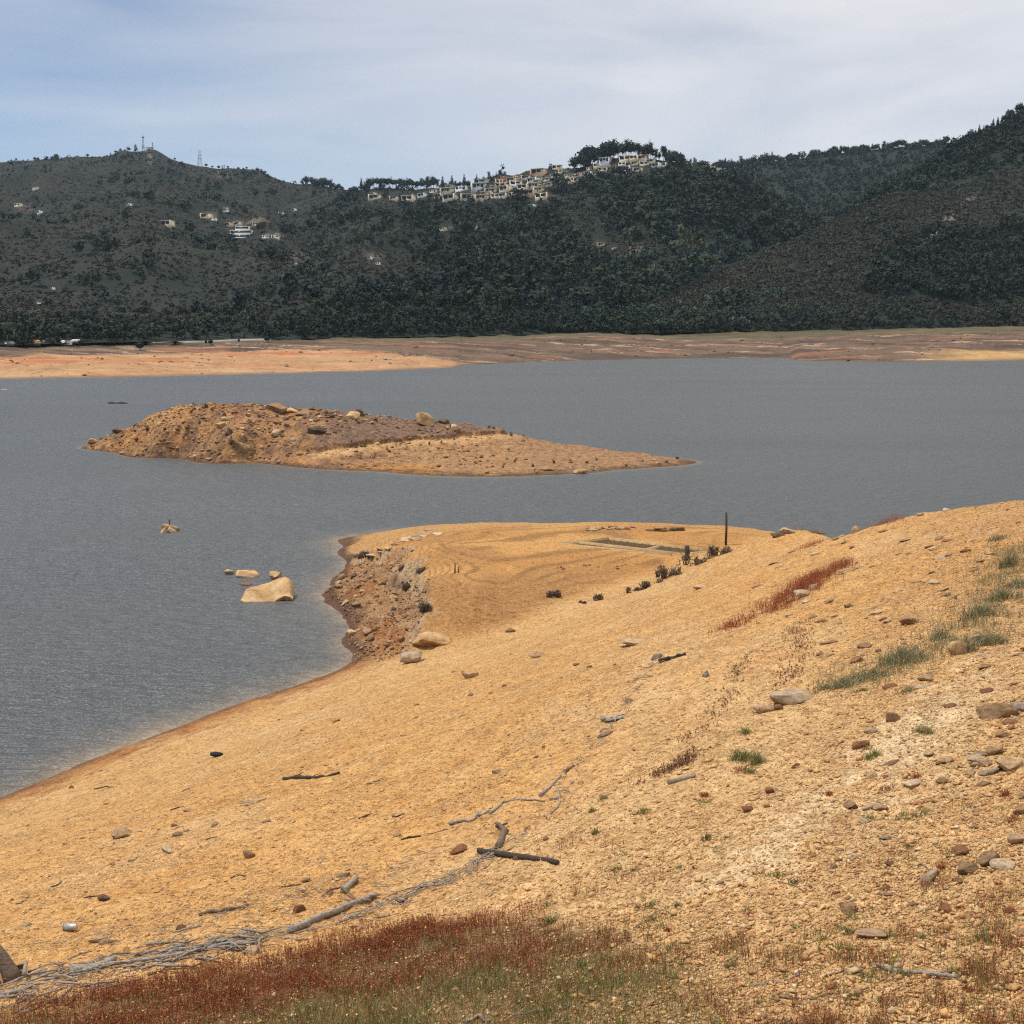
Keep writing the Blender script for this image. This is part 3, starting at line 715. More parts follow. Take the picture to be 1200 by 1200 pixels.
HOUSES = [(438, 229, 7, 0), (440, 234, 12, 0), (462, 234, 8, 3), (479, 236, 14, 0), (508, 226, 8, 0), (525, 226, 13, 0), (528, 235, 15, 0), (541, 224, 13, 1), (550, 234, 14, 0),
          (566, 234, 13, 0), (564, 222, 17, 1), (576, 226, 12, 0), (581, 232, 10, 0), (588, 216, 13, 3), (587, 220, 12, 2), (593, 224, 13, 0), (605, 218, 13, 1), (606, 210, 8, 3),
          (613, 222, 12, 0), (601, 230, 10, 3), (626, 214, 13, 1), (627, 220, 13, 0), (632, 205, 15, 2), (640, 212, 8, 0), (643, 218, 8, 0), (622, 229, 14, 2), (635, 233, 14, 0),
          (624, 243, 8, 1), (653, 197, 10, 0), (665, 201, 6, 3), (665, 207, 6, 0), (671, 214, 14, 0), (681, 206, 8, 2), (691, 199, 6, 3), (700, 196, 9, 0), (699, 205, 8, 0),
          (711, 191, 14, 1), (719, 197, 7, 0), (733, 189, 13, 0), (729, 194, 8, 1), (743, 187, 9, 0), (744, 193, 7, 3), (732, 201, 13, 1), (738, 205, 6, 2), (754, 187, 10, 3),
          (755, 194, 10, 0), (770, 196, 10, 1), (802, 191, 5, 0), (826, 196, 9, 1), (837, 201, 9, 0), (690, 205, 9, 1), (707, 201, 10, 0), (722, 203, 9, 2), (748, 201, 9, 0), (763, 191, 9, 0), (778, 195, 8, 1), (600, 213, 10, 0), (617, 210, 9, 3), (632, 224, 10, 0), (650, 208, 9, 1), (572, 230, 11, 3), (515, 232, 10, 0), (495, 231, 9, 1), (612, 227, 9, 0), (590, 231, 9, 1), (655, 203, 8, 0), (846, 197, 7, 0), (815, 194, 7, 0)]
LHOUSES = [(197, 265, 13, 0), (264, 248, 7, 1), (243, 256, 12, 3), (251, 258, 6, 1), (269, 265, 9, 2), (279, 264, 8, 0), (22, 242, 8, 0), (47, 250, 6, 1), (42, 222, 6, 0), (152, 241, 6, 1), (330, 251, 5, 1), (687, 344, 8, 1), (752, 301, 7, 1), (782, 318, 5, 1), (677, 347, 9, 1), (676, 276, 6, 0), (705, 288, 7, 0), (764, 312, 6, 3), (519, 270, 7, 3), (527, 270, 6, 1), (557, 267, 5, 1), (434, 303, 5, 1), (443, 310, 5, 1), (312, 279, 7, 1), (323, 279, 8, 1), (345, 310, 5, 1), (300, 264, 6, 0), (62, 339, 5, 1), (46, 357, 6, 1), (345, 247, 5, 1), (560, 305, 5, 3), (720, 292, 5, 1)]
hk = np.array([(a, b - 3, c) for a, b, c, d in HOUSES + LHOUSES] + [(283, 274, 25)], float)
def near_house(px, py, tall):
    o = np.zeros(len(px), bool)
    for a, b, c in hk: o |= (np.abs(px - a) < c * .62 + 1.5) & (py > b - 5) & (py < b + 2 + tall)
    return o
fpos = []; fsz = []; fw = []; ft = []; bpos = []; bsz = []; bt = []
GREENS = np.array([(.021, .030, .019), (.017, .027, .020), (.027, .034, .018), (.013, .022, .020), (.023, .026, .016)])
SCRUB = np.array([(.042, .042, .028), (.046, .040, .029), (.034, .038, .024), (.052, .043, .031), (.039, .037, .029), (.029, .036, .023)])
for h, nt, nb, sd_ in ((H1, 36000, 230000, 31), (H2, 11000, 1500, 32), (H3, 21000, 120000, 33)):
    for n, isf in ((nt, 1), (nb, 0)):
        i, j = h.samp(n, sd_ + 100 * isf, 1.0)
        if h is not H2: kk = slice(0, n // 12); j[kk] = np.abs(np.random.default_rng(sd_).normal(0, 9.0, n // 12)); n_low = n // 12
        x = h.bil(h.X, i, j); y = h.bil(h.Y, i, j); z = h.bil(h.Z, i, j); px, py = project(x, y, z)
        r = np.random.default_rng(sd_ + 7 * isf); w = woods(h, px, py, x, y)
        inv = (px > -260) & (px < 1460)
        if isf:
            m = inv & (r.uniform(size=n) < w * .92) & ~near_house(px, py, 5.5)
            s_ = (5.5 + r.gamma(2.2, 2.1, n)).clip(6, 17) * (1.0 if h is not H3 else .8) * np.where(py > 366, .62, 1) * np.where(w < .45, .62, 1)
            m &= ~((h is H1) & (j > .985 * np.searchsorted(h.tt, 1.0)))
            fpos.append(np.c_[x, y, z - .4][m]); fsz.append(s_[m]); fw.append(r.uniform(.75, 1.25, n)[m])
            g = GREENS[np.clip((2.2 + 5 * fbm(x + 90, y, 140, 3) + r.normal(size=n) * .8), 0, 4).astype(int)] * (1 + .55 * fbm(x, y, 200, 4) + .3 * fbm(x, y, 45, 2))[:, None].clip(.4) * np.where(w < .5, 1.9, 1.0)[:, None]; ft.append(g[m])
        else:
            m = inv & (r.uniform(size=n) > w * .85) & ~near_house(px, py, 2)
            s_ = r.gamma(3., .6, n).clip(.8, 4.5)
            k_ = np.clip(((fbm(x, y, 150, 4) + .5) * 6 + r.normal(size=n) * 1.1), 0, 5).astype(int)
            bpos.append(np.c_[x, y, z - .1][m]); bsz.append(s_[m]); bt.append((SCRUB[k_] * r.uniform(.98, 1.12, n)[:, None] * (1 + .5 * fbm(x + 70, y, 240, 4))[:, None].clip(.5))[m])
fpos = np.concatenate(fpos); V, cc = scatter(PT_ROUND, fpos, np.concatenate(fsz), np.concatenate(fw), np.concatenate(ft), 3)
tag(link('forest', mesh_np('forest', V, quads(len(V) // 4), M['leaf'], cc)), 'dark green woodland covering the hillsides beyond the lake', 'forest', kind='stuff')
bpos = np.concatenate(bpos); V, cc = scatter(PT_BUSH, bpos, np.concatenate(bsz), np.ones(len(bpos)) * 1.15, np.concatenate(bt), 4)
tag(link('scrub', mesh_np('scrub', V, quads(len(V) // 4), M['leaf'], cc)), 'brownish scrub covering the lower hillsides', 'scrub', kind='stuff')

# individual trees that stand out against the sky
def tree_meshes(kind, seed):
    r = np.random.default_rng(seed); n = {'round': 420, 'cone': 330, 'umbrella': 360, 'tall': 330}[kind]
    V, t_ = crown_quads(r, kind, n); sz = .6
    V = V.reshape(-1, 4, 3); c_ = V.mean(1, keepdims=True); V = (c_ + (V - c_) * sz).reshape(-1, 3)
    g = np.array({'round': (.022, .034, .021), 'cone': (.016, .027, .019), 'umbrella': (.020, .030, .018), 'tall': (.024, .034, .022)}[kind])
    cm = mesh_np(kind + '_crown', V, quads(n), M['leaf'], t_[:, None] * g)
    b = MB(); top = {'round': .6, 'cone': .9, 'umbrella': .7, 'tall': .85}[kind]
    zs = np.linspace(-.05, top, 6); bend = np.c_[np.sin(zs * 3 + seed) * .02, np.cos(zs * 2 + seed) * .02 - .02, zs]
    b.tube(bend, np.linspace(.022, .008, 6), 6)
    for q in range(5):
        a = q * 1.3 + seed; z0_ = top * (.6 + .08 * q)
        b.tube([(0, 0, z0_), (.09 * cos(a), .09 * sin(a), z0_ + .07), (.17 * cos(a), .17 * sin(a), z0_ + .12)], [.009, .006, .003], 4)
    return b.mesh(kind + '_trunk', M['bark']), cm
TM = {k: [tree_meshes(k, s_) for s_ in (1, 2, 3)] for k in ('round', 'cone', 'umbrella', 'tall')}
rt = random.Random(3)
NAMES = {'round': 'broadleaf_tree', 'cone': 'conifer_tree', 'umbrella': 'pine_tree', 'tall': 'eucalyptus_tree'}
def tree(kind, p, hgt, label, group, wide=1.0):
    tm, cm = rt.choice(TM[kind]); e = empty(NAMES[kind], (p[0], p[1], p[2] - .02 * hgt), rt.uniform(0, 6.28))
    e.scale = (hgt * wide, hgt * wide, hgt); tag(e, label, 'tree', group)
    link('trunk', tm, e); link('crown', cm, e)
def skyline(h, x0, x1, n, kinds, hpx, label, group, wide=1.0, dy=(0, 3)):
    for i in range(n):
        px = x0 + (x1 - x0) * (i + rt.uniform(.1, .9)) / n
        p = h.crestz(px); d = rt.uniform(*dy)
        if d > .3:
            c0 = project(*p); p = h.at(px, c0[1] + d)
        hp = rt.uniform(*hpx(px) if callable(hpx) else hpx); tree(rt.choice(kinds), p, hp * p[1] / F, label, group, wide)
skyline(H1, 672, 698, 12, ['umbrella', 'round'], lambda x: (15 + (x - 672) * .22, 19 + (x - 672) * .3), 'dark dense tree in the clump stepping up to the highest houses', 'tree clump stepping up the summit', 1.0, (0, 5))
skyline(H1, 700, 720, 7, ['round'], (17, 23), 'large round dark tree topping the crest of the central hill', 'round trees on the central summit', 1.0, (0, 2))
skyline(H1, 722, 800, 40, ['umbrella', 'umbrella', 'tall'], lambda x: (12 - .003 * (x - 750) ** 2 * (x > 750), 20 - .003 * (x - 750) ** 2 * (x > 750) + 2 * sin(x * .9)), 'umbrella-crowned pine with bare trunk in the row behind the highest houses', 'pines along the central summit', .85, (-.3, 2.5))
skyline(H1, 784, 800, 10, ['round', 'umbrella'], (12, 16), 'dark tree closing the east end of the summit pine row', 'trees ending the summit pine row', 1.0, (0, 6))
skyline(H1, 803, 838, 12, ['round', 'umbrella', 'tall'], (5, 9), 'small tree on the crest between the summit pines and the valley ridge', 'small trees on the saddle', .9)
skyline(H1, 430, 512, 46, ['umbrella', 'tall', 'umbrella'], (10, 14), 'slender pine with bare pale trunk in the ridge row above the lower houses', 'pines along the ridge above the lower houses', .95, (-.3, 1.5))
skyline(H1, 422, 434, 4, ['cone'], (12, 17), 'pointed conifer beginning the ridge pine row', 'pointed conifers at the start of the row', .8)
for px in (447, 499, 520, 528, 545, 557):
    p = H1.crestz(px); tree('cone', p, (14 if px in (520, 528, 545) else 11) * p[1] / F * 1.1, 'pointed dark conifer rising above the ridge pines', 'conifers rising above the ridge row', .9)
skyline(H1, 512, 575, 22, ['round', 'tall'], (6, 9), 'low bushy tree on the ridge behind the middle houses', 'bushy ridge trees behind the middle houses', 1.0)
skyline(H1, 352, 402, 24, ['round', 'round', 'tall'], lambda x: (7 - .008 * (x - 375) ** 2 + 2, 9 - .008 * (x - 375) ** 2 + 3), 'dark rounded tree in the small grove at the foot of the western ridge', 'grove at the foot of the western ridge', 1.1)
for px, hp in ((68, 6), (40, 4), (103, 4), (204, 3), (258, 4), (266, 3), (290, 3), (248, 3), (240, 4), (20, 3), (136, 3), (310, 3)):
    p = H1.crestz(px); tree('round', p, hp * p[1] / F, 'lone small tree on the bare western mountain skyline', 'lone trees on the western skyline', 1.3)
skyline(H2, 838, 905, 48, ['tall', 'umbrella', 'cone'], (8, 14), 'uneven dark tree on the valley ridge skyline beyond the summit houses', 'trees on the valley ridge skyline', 1.0, (0, 4))
skyline(H2, 900, 1110, 84, ['round', 'tall', 'cone', 'round'], (5, 10), 'dark tree along the far ridge skyline above the valley', 'trees on the far ridge skyline', 1.35, (0, 4))
skyline(H3, 1000, 1230, 55, ['round', 'cone', 'tall', 'round'], (7, 13), 'dark tree on the rising crest of the steep eastern hill', 'trees on the eastern hill crest', .95, (0, 3))

# houses of the hilltop estate
def house_meshes(style, seed):
    r = random.Random(seed); wall = M['peach'] if style == 2 else (M['white'] if style == 1 else M['cream'])
    w, d, hh = 1.0, .7, r.uniform(.42, .55)
    a = MB(); up = r.random() < .55; sx = r.choice((-1, 1))
    a.box(-w / 2, w / 2, -d / 2, d / 2, -.6, hh * .55)
    if up: a.box(-.5 * w * sx if sx < 0 else -.08, .08 if sx < 0 else .5 * w, -.28, d / 2 - .04, hh * .55 + .045, hh + .05)
    a.box(-.5 * sx - .03, -.5 * sx + .03, -d / 2 - .14, -d / 2 + .1, -.5, hh * .7)
    b = MB(); z = hh * .55
    b.box(-w / 2 - .06, w / 2 + .06, -d / 2 - .1, d / 2 + .05, z, z + .045)
    if up: b.box(-.56 if sx < 0 else -.13, .13 if sx < 0 else .56, -.36, d / 2 + .02, hh + .05, hh + .10)
    g = []
    nw = r.choice((2, 3))
    for k in range(nw):
        x0 = -.43 + k * .86 / nw
        g.append((x0, x0 + .86 / nw - .07, -d / 2 - .008, -d / 2 + .05, .06 * (k % 2), z - .045))
    if up:
        x0 = (-.44 if sx < 0 else .0); g.append((x0, x0 + .42, -.288, -.2, z + .12, hh + .0))
    return wall, a, b, g, (M['tileroof'] if style == 3 else M['slabroof'])
HM = {}
def house(px, py, wpx, style, h, label, group, yaw):
    p = h.at(px, py); sc = wpx * p[1] / F
    key = (style, rt.randrange(4))
    if key not in HM:
        wall, a, b, g, rm = house_meshes(*key)
        HM[key] = (a.mesh('house_wall', wall), b.mesh('house_roof', rm), [MB().box(*q).mesh('house_window', M['glass']) for q in g])
    wm, rm_, gm = HM[key]
    e = empty('hillside_house', p + np.array([0, 0, .12 * sc]), yaw); e.scale = (sc, sc, sc); tag(e, label, 'house', group)
    link('wall', wm, e); link('roof', rm_, e)
    for q in gm: link('window', q, e)
for i, (px, py, w, s_) in enumerate(HOUSES):
    if px < 490: lb, gp = 'small cream flat-roofed house below the ridge pine row', 'houses below the ridge pine row'
    elif px > 800: lb, gp = 'cream house among the trees beyond the summit pine row', 'houses beyond the summit pine row'
    elif s_ == 2: lb, gp = 'peach-walled flat-roofed house among the cream houses on the ridge', 'peach houses on the ridge'
    elif px > 650: lb, gp = 'pale flat-roofed house below the pines on the central summit', 'houses on the central summit'
    else: lb, gp = 'pale flat-roofed house in the terraces climbing the ridge', 'houses terraced up the ridge'
    house(px, py, w, s_, H1, lb, gp, rt.uniform(-.75, -.05))
for i, (px, py, w, s_) in enumerate(LHOUSES):
    lb, gp = ('isolated pale house half hidden in the brush of the western mountain', 'isolated houses on the western mountain') if px < 400 else ('white house half hidden in the dark valley woods', 'white houses in the valley woods')
    house(px, py, w, s_, H1, lb, gp, rt.uniform(-.9, .0))
# long white modern building
p = H1.at(283, 278); k = 25 * p[1] / F
e = empty('long_building', p, -.12); tag(e, 'long white three-storey building with dark window bands alone on the western hillside', 'building')
for q, (x0, x1, z0_, y0) in enumerate(((-.42, .42, -.06, -.16), (-.5, .5, .13, -.12), (-.27, .36, .32, -.06))):
    MB().box(x0 * k, x1 * k, y0 * k, .2 * k, z0_ * k, (z0_ + .06) * k).box(x0 * k, x1 * k, (y0 + .03) * k, .2 * k, (z0_ + .06) * k, (z0_ + .16) * k).build('storey', M['white'], e)
    MB().box((x0 + .02) * k, (x1 - .02) * k, (y0 + .01) * k, (y0 + .028) * k, (z0_ + .062) * k, (z0_ + .145) * k).build('window', M['glass'], e)
    MB().box((x0 - .01) * k, (x1 + .01) * k, (y0 - .02) * k, .21 * k, (z0_ + .161) * k, (z0_ + .185) * k).build('roof', M['white'], e)
# masts on the western peak
def mast(name, p, H, w, label, arms, mat=M['steel']):
    e = empty(name, p); tag(e, label, 'mast'); b = MB(); n = 12
    for (sx, sy) in ((-1, -1), (1, -1), (1, 1), (-1, 1)):
        link('leg', MB().tube([(sx * w, sy * w, -2), (sx * w * .55, sy * w * .55, H * .5), (sx * w * .25, sy * w * .25, H)], [.22, .2, .18], 5).mesh('leg', mat), e)
    for k in range(n):
        z0_, z1_ = H * k / n, H * (k + 1) / n; f = lambda z: w * (1 - .75 * z / H)
        for (a, c) in (((-1, -1), (1, -1)), ((1, -1), (1, 1)), ((1, 1), (-1, 1)), ((-1, 1), (-1, -1))):
            b.tube([(a[0] * f(z0_), a[1] * f(z0_), z0_), (c[0] * f(z1_), c[1] * f(z1_), z1_)], .07, 4); b.tube([(a[0] * f(z1_), a[1] * f(z1_), z1_), (c[0] * f(z1_), c[1] * f(z1_), z1_)], .07, 4)
    b.build('bracing', mat, e)
    for z, L, nm in arms:
        a = MB()
        if nm == 'crossarm': a.tube([(-L, 0, z - .3), (-L * .5, 0, z), (L * .5, 0, z), (L, 0, z - .3)], .3, 5)
        else: a.tube([(0, 0, z - 2), (0, 0, z)], [L, L], 9).tube([(0, 0, z), (0, 0, z + 3)], .2, 5)
        a.build(nm, mat, e)
p = H1.crestz(168.5); mast('radio_mast', p, 17.5 * p[1] / F, 2.2, 'tall lattice radio mast with antennas at its top on the western peak', [(16 * p[1] / F, 2.6, 'antenna_drum'), (5 * p[1] / F, 2.0, 'antenna_drum')])
p = H1.crestz(179.5); mast('radio_mast', p, 8 * p[1] / F, 1.5, 'short mast beside the flat hut on the western peak', [(7.5 * p[1] / F, 1.2, 'antenna_drum')])
p = H1.crestz(235); mast('transmission_tower', p, 18 * p[1] / F, 4.2, 'lattice power pylon with crossarms on the shoulder of the western mountain', [(16.2 * p[1] / F, 3.4, 'crossarm'), (12.5 * p[1] / F, 4.4, 'crossarm'), (9 * p[1] / F, 4.4, 'crossarm')])
p = H1.crestz(175); k = p[1] / F
e = empty('summit_hut', p); tag(e, 'low flat hut between the two radio masts on the peak', 'hut')
MB().box(-3.2 * k, 3.2 * k, -3 * k, 3 * k, -2 * k, 2 * k).build('wall', M['slabroof'], e); MB().box(-3.5 * k, 3.5 * k, -3.3 * k, 3.3 * k, 2.002 * k, 2.5 * k).build('roof', M['dark'], e)
MB().box(-1 * k, 1 * k, -3.05 * k, -2.9 * k, -1 * k, 1.2 * k).build('door', M['glass'], e)

# far shore: farm, pale track, shrubs
def shore_at(px, py):
    u, e = ray(px, py); i = int(np.clip(round((u - su[0]) / (su[1] - su[0])), 0, 899)); pj = project(SX[:, i], SY[:, i], SZ[:, i])[1]
    k = int(np.argmin(np.abs(pj[5:96] - py))) + 5; return np.array([SX[k, i], SY[k, i], SZ[k, i]])
def far_at(px, py):
    """point on the lakeside flat or the foot of the hill, whichever the sight line meets"""
    return H1.at(px, py) if py < np.interp(px, [0, 400, 700], [406, 396, 390]) else shore_at(px, py)
for (px, py, w, mat, rf, lb) in ((11, 403, 11, 'white', 'white', 'low white farm shed in the trees above the far shore'), (40, 403.5, 14, 'cream', 'tile', 'farmhouse with bright orange tiled roof above the far shore'),
                             (48, 401, 8, 'white', 'white', 'small white shed just behind the orange-roofed farmhouse'), (78, 402, 12, 'white', 'white', 'long whitish greenhouse roof beside the far lakeside trees'), (89, 402.5, 10, 'cream', 'white', 'pale yellowish shed at the end of the lakeside farm')):
    p = far_at(px, py); k = w * p[1] / F; e = empty('farm_building', p, -.15); tag(e, lb, 'farm building')
    MB().box(-.5 * k, .5 * k, -.2 * k, .2 * k, -.2 * k, .1 * k).build('wall', M[mat], e)
    rm = {'tile': m_plain('orange_tiles', (.62, .30, .12), .8, .15, .3), 'white': M['white']}[rf] if rf == 'tile' else M['white']
    MB().add([(-.55 * k, -.26 * k, .1 * k), (.55 * k, -.26 * k, .1 * k), (.55 * k, .26 * k, .1 * k), (-.55 * k, .26 * k, .1 * k), (-.45 * k, 0, .26 * k), (.45 * k, 0, .26 * k)], [(0, 1, 5, 4), (2, 3, 4, 5), (3, 2, 1, 0)], [(1, 2, 5), (3, 0, 4)]).build('roof', rm, e)
    MB().box(-.2 * k, .1 * k, -.204 * k, -.19 * k, -.08 * k, .06 * k).build('door', M['glass'], e)
for px, hp in ((9, 12), (17, 14), (19.5, 13), (31, 13), (71, 7)):
    p = far_at(px, 404); e = empty('bare_pole', p); hh = hp * p[1] / F
    MB().tube([(0, 0, -1), (.05, 0, hh * .5), (0, .1, hh)], [.24, .2, .13], 6).build('pole', M['grey'], e)
    MB().tube([(-.6, 0, hh * .93), (.6, 0, hh * .93)], .08, 4).build('crossarm', M['grey'], e)
    tag(e, 'slim pale pole standing by the lakeside farm on the far shore', 'pole', 'pale poles by the lakeside farm')
# low pale retaining wall along the lakeside road
wl_ = [shore_at(px, py) for px, py in ((172, 403.2), (205, 402.6), (240, 401.6), (280, 400.6), (318, 399.7))]
b = MB()
for a_, c_ in zip(wl_[:-1], wl_[1:]):
    g_ = (c_ - a_) * .04; a2 = a_ + g_; c2 = c_ - g_
    b.hexa([a2 + [0, -.5, -1], c2 + [0, -.5, -1], c2 + [0, .5, -1], a2 + [0, .5, -1]], [a2 + [0, -.5, 1.3], c2 + [0, -.5, 1.3], c2 + [0, .5, 1.3], a2 + [0, .5, 1.3]])
o = b.build('roadside_wall', M['roadpale']); tag(o, 'long low pale wall along the far lakeside road', 'wall', kind='thing')
for px, py, hp, lb in ((163, 410, 9, 'round dark shrub standing alone on the far shore mud'), (246, 404, 6, 'dark shrub in front of the pale roadside wall'), (313, 401, 7, 'dark bush at the end of the pale roadside wall'), (95, 405, 6, 'dark bush beside the pale yellowish farm shed'), (60, 405, 7, 'dark leafy bush between the farm sheds'), (25, 406, 8, 'dark bush in front of the white farm shed')):
    p = shore_at(px, py); tm, cm = TM['round'][px % 3]; e = empty('shore_bush', p); k = hp * p[1] / F * 1.15; e.scale = (k * 1.3, k * 1.3, k); tag(e, lb, 'bush'); link('stem', tm, e); link('crown', cm, e)

# ------------------------------------------------------------------ rocks
import bmesh
def rock_data(seed, sub=3, planes=17, flat=1.0, jag=.035):
    r = np.random.default_rng(seed); bm = bmesh.new(); bmesh.ops.create_icosphere(bm, subdivisions=sub, radius=1.0)
    V = np.array([v.co[:] for v in bm.verts]); Fc = np.array([[v.index for v in f.verts] for f in bm.faces]); bm.free()
    for k in range(planes):
        d = r.normal(size=3); d[2] *= .8; d /= np.linalg.norm(d); off = r.uniform(.36, .72)
        ex = V @ d - off; V = V - np.where(ex > 0, ex, 0)[:, None] * d * .97
    V += jag * np.c_[fbm(V[:, 0] * 3 + seed, V[:, 1] * 3 + V[:, 2] * 2, 1., 3), fbm(V[:, 1] * 3 + seed, V[:, 2] * 3 + V[:, 0], 1., 3), fbm(V[:, 2] * 3 + seed, V[:, 0] * 3, 1., 3)]
    V /= (V.max(0) - V.min(0)) / 2; V -= (V.max(0) + V.min(0)) / 2
    V[:, 2] *= flat
    return V, Fc
ROCKM = {}
def rock_mesh(mat, seed, sub=3):
    key = (mat, seed, sub)
    if key not in ROCKM:
        V, Fc = rock_data(seed, max(sub, 3)); ROCKM[key] = mesh_np('rock', V / 2, Fc, M[mat])
    return ROCKM[key]
rr_ = random.Random(9)
def stone(px, py, w, h, mat, label, group=None, seed=None, hitf=hit, sub=3, name='rock', depth=.75, tilt=(0, 0), sink=.22, rz=None, z=None):
    p = at_z(px, py, z) if z is not None else hitf(px, py)
    k = p[1] / F; W_ = w * k; D_ = W_ * depth; H_ = max(h * k - D_ * .18, .3 * h * k) * (1 + sink)
    c = p + np.array([p[0], p[1], 0]) / p[1] * D_ * .35; c[2] = (p[2] if z is None else z) + H_ * (.5 - sink)
    o = link(name, rock_mesh(mat, seed if seed is not None else rr_.randrange(40), sub), None, c, (radians(tilt[0]), radians(tilt[1]), rr_.uniform(-.4, .4) if rz is None else rz), (W_, D_, H_))
    tag(o, label, 'rock', group); return o
# boulders standing in the lake
def big_boulder():
    """tilted slab: broad face sloping down to the water at front left, broken overhang at front right"""
    nx_, ny_ = 44, 30; X = np.linspace(-.5, .5, nx_); Y = np.linspace(0, 1, ny_); XX, YY = np.meshgrid(X, Y)
    top = np.interp(X, [-.5, -.46, -.36, -.18, .04, .2, .32, .40, .46, .5], [.05, .15, .20, .25, .33, .42, .44, .40, .28, .08])
    fr = np.interp(X, [-.5, -.44, .14, .22, .34, .44, .5], [.03, -.01, -.02, .06, .12, .11, .05])
    Zt = fr[None] + (top - fr)[None] * np.sin(np.clip(YY * 1.12, 0, 1) * pi / 2) ** 1.05
    Zt += .012 * fbm(XX * 7, YY * 5, 1., 4) + .02 * np.abs(fbm(XX * 3 + 4, YY * 2, 1., 3))
    D = .62; YW = -.30 + YY * D + .03 * fbm(XX * 5 + 9, YY * 0, 1., 3)
    T = np.stack([XX, YW, Zt], 2).reshape(-1, 3)
    b = MB(); b.add(T, grid_faces(ny_, nx_))
    # skirt: front face undercut on the right, sides and back run down under water
    ring = [(0, i) for i in range(nx_)] + [(j, nx_ - 1) for j in range(1, ny_)] + [(ny_ - 1, i) for i in range(nx_ - 2, -1, -1)] + [(j, 0) for j in range(ny_ - 2, 0, -1)]
    R0 = np.array([(XX[q], YW[q], Zt[q]) for q in ring]); n = len(ring); rg = np.random.default_rng(4); rows = [R0]
    for k, f in enumerate((.35, .7, 1.0)):
        q = R0.copy(); q[:, 2] = R0[:, 2] * (1 - f) + -.25 * f; cen = np.array([0, .0, 0]); jag = .02 * rg.normal(size=n)
        fx = sstep(.05, .3, R0[:, 0]) * (R0[:, 1] < -.15)
        q[:, 1] += fx * (.16 * min(1, f * 1.6) + jag) ; q[:, 0] -= .05 * f * (R0[:, 0] > .4); rows.append(q)
    W_ = np.concatenate(rows); m = len(rows)
    b.add(W_, [(i * n + k, (i + 1) * n + k, (i + 1) * n + (k + 1) % n, i * n + (k + 1) % n) for i in range(m - 1) for k in range(n)])
    return b
p = at_z(311, 705, 0); k = 62 * p[1] / F
o = link('lake_boulder', big_boulder().mesh('lake_boulder', M['tan']), None, p + np.array([0, .30 * k, 0]), (0, 0, radians(5)), (k, k, k * .82)); tag(o, 'large tan slab-sided boulder rising from the lake', 'boulder')
stone(291, 676, 30, 11, 'tan', 'long low tan rock just beyond the big lake boulder', seed=3, z=0, sub=4, name='lake_rock')
stone(269, 673, 12, 7, 'pale', 'small pale domed rock leftmost beyond the big lake boulder', seed=5, z=0, name='lake_rock')
stone(322, 680, 16, 12, 'tan', 'pointed tan rock behind the right shoulder of the big lake boulder', seed=8, z=0, sub=4, name='lake_rock')
stone(288, 686, 14, 5, 'red', 'small reddish rock awash left of the big lake boulder', seed=11, z=0, name='lake_rock')
p = at_z(197, 624, 0); e = empty('rock_heap', p); tag(e, 'small tan rocky islet with a dead twig out on the open lake', 'rock islet')
k = p[1] / F
link('stone', rock_mesh('tan', 12, 4), e, (0, 1, .0), (0, 0, .3), (22 * k, 14 * k, 18 * k))
link('stone', rock_mesh('pale', 14, 3), e, (4.5 * k, .2, .1 * k), (0, 0, 1), (12 * k, 9 * k, 12 * k)); link('stone', rock_mesh('tan', 15, 3), e, (-5 * k, .0, .1 * k), (0, 0, 2), (10 * k, 9 * k, 10 * k))
MB().tube([(0, .8, 7 * k), (-.6 * k, .8, 11 * k), (-2 * k, .8, 15 * k)], [.06, .05, .02], 5).tube([(-.5 * k, .8, 11 * k), (1.5 * k, .8, 15 * k)], [.04, .02], 4).build('twig', M['darkwood'], e)
for px, w, lb in ((131, 9, 'dark drifting log end left of a floating trunk on the far lake'), (143, 13, 'thin dark trunk floating on the far lake')):
    p = at_z(px, 473, 0); k = p[1] / F * w
    o = MB().tube([(-.5 * k, 0, 0), (0, .1, .12), (.5 * k, .3, .02)], [.35, .4, .15], 7, .1, px).build('floating_log', M['darkwood'], None, loc=p); tag(o, lb, 'log')
stone(5, 457, 16, 3, 'tan', 'low tan rock awash near the far western shore', seed=6, z=0, name='lake_rock')
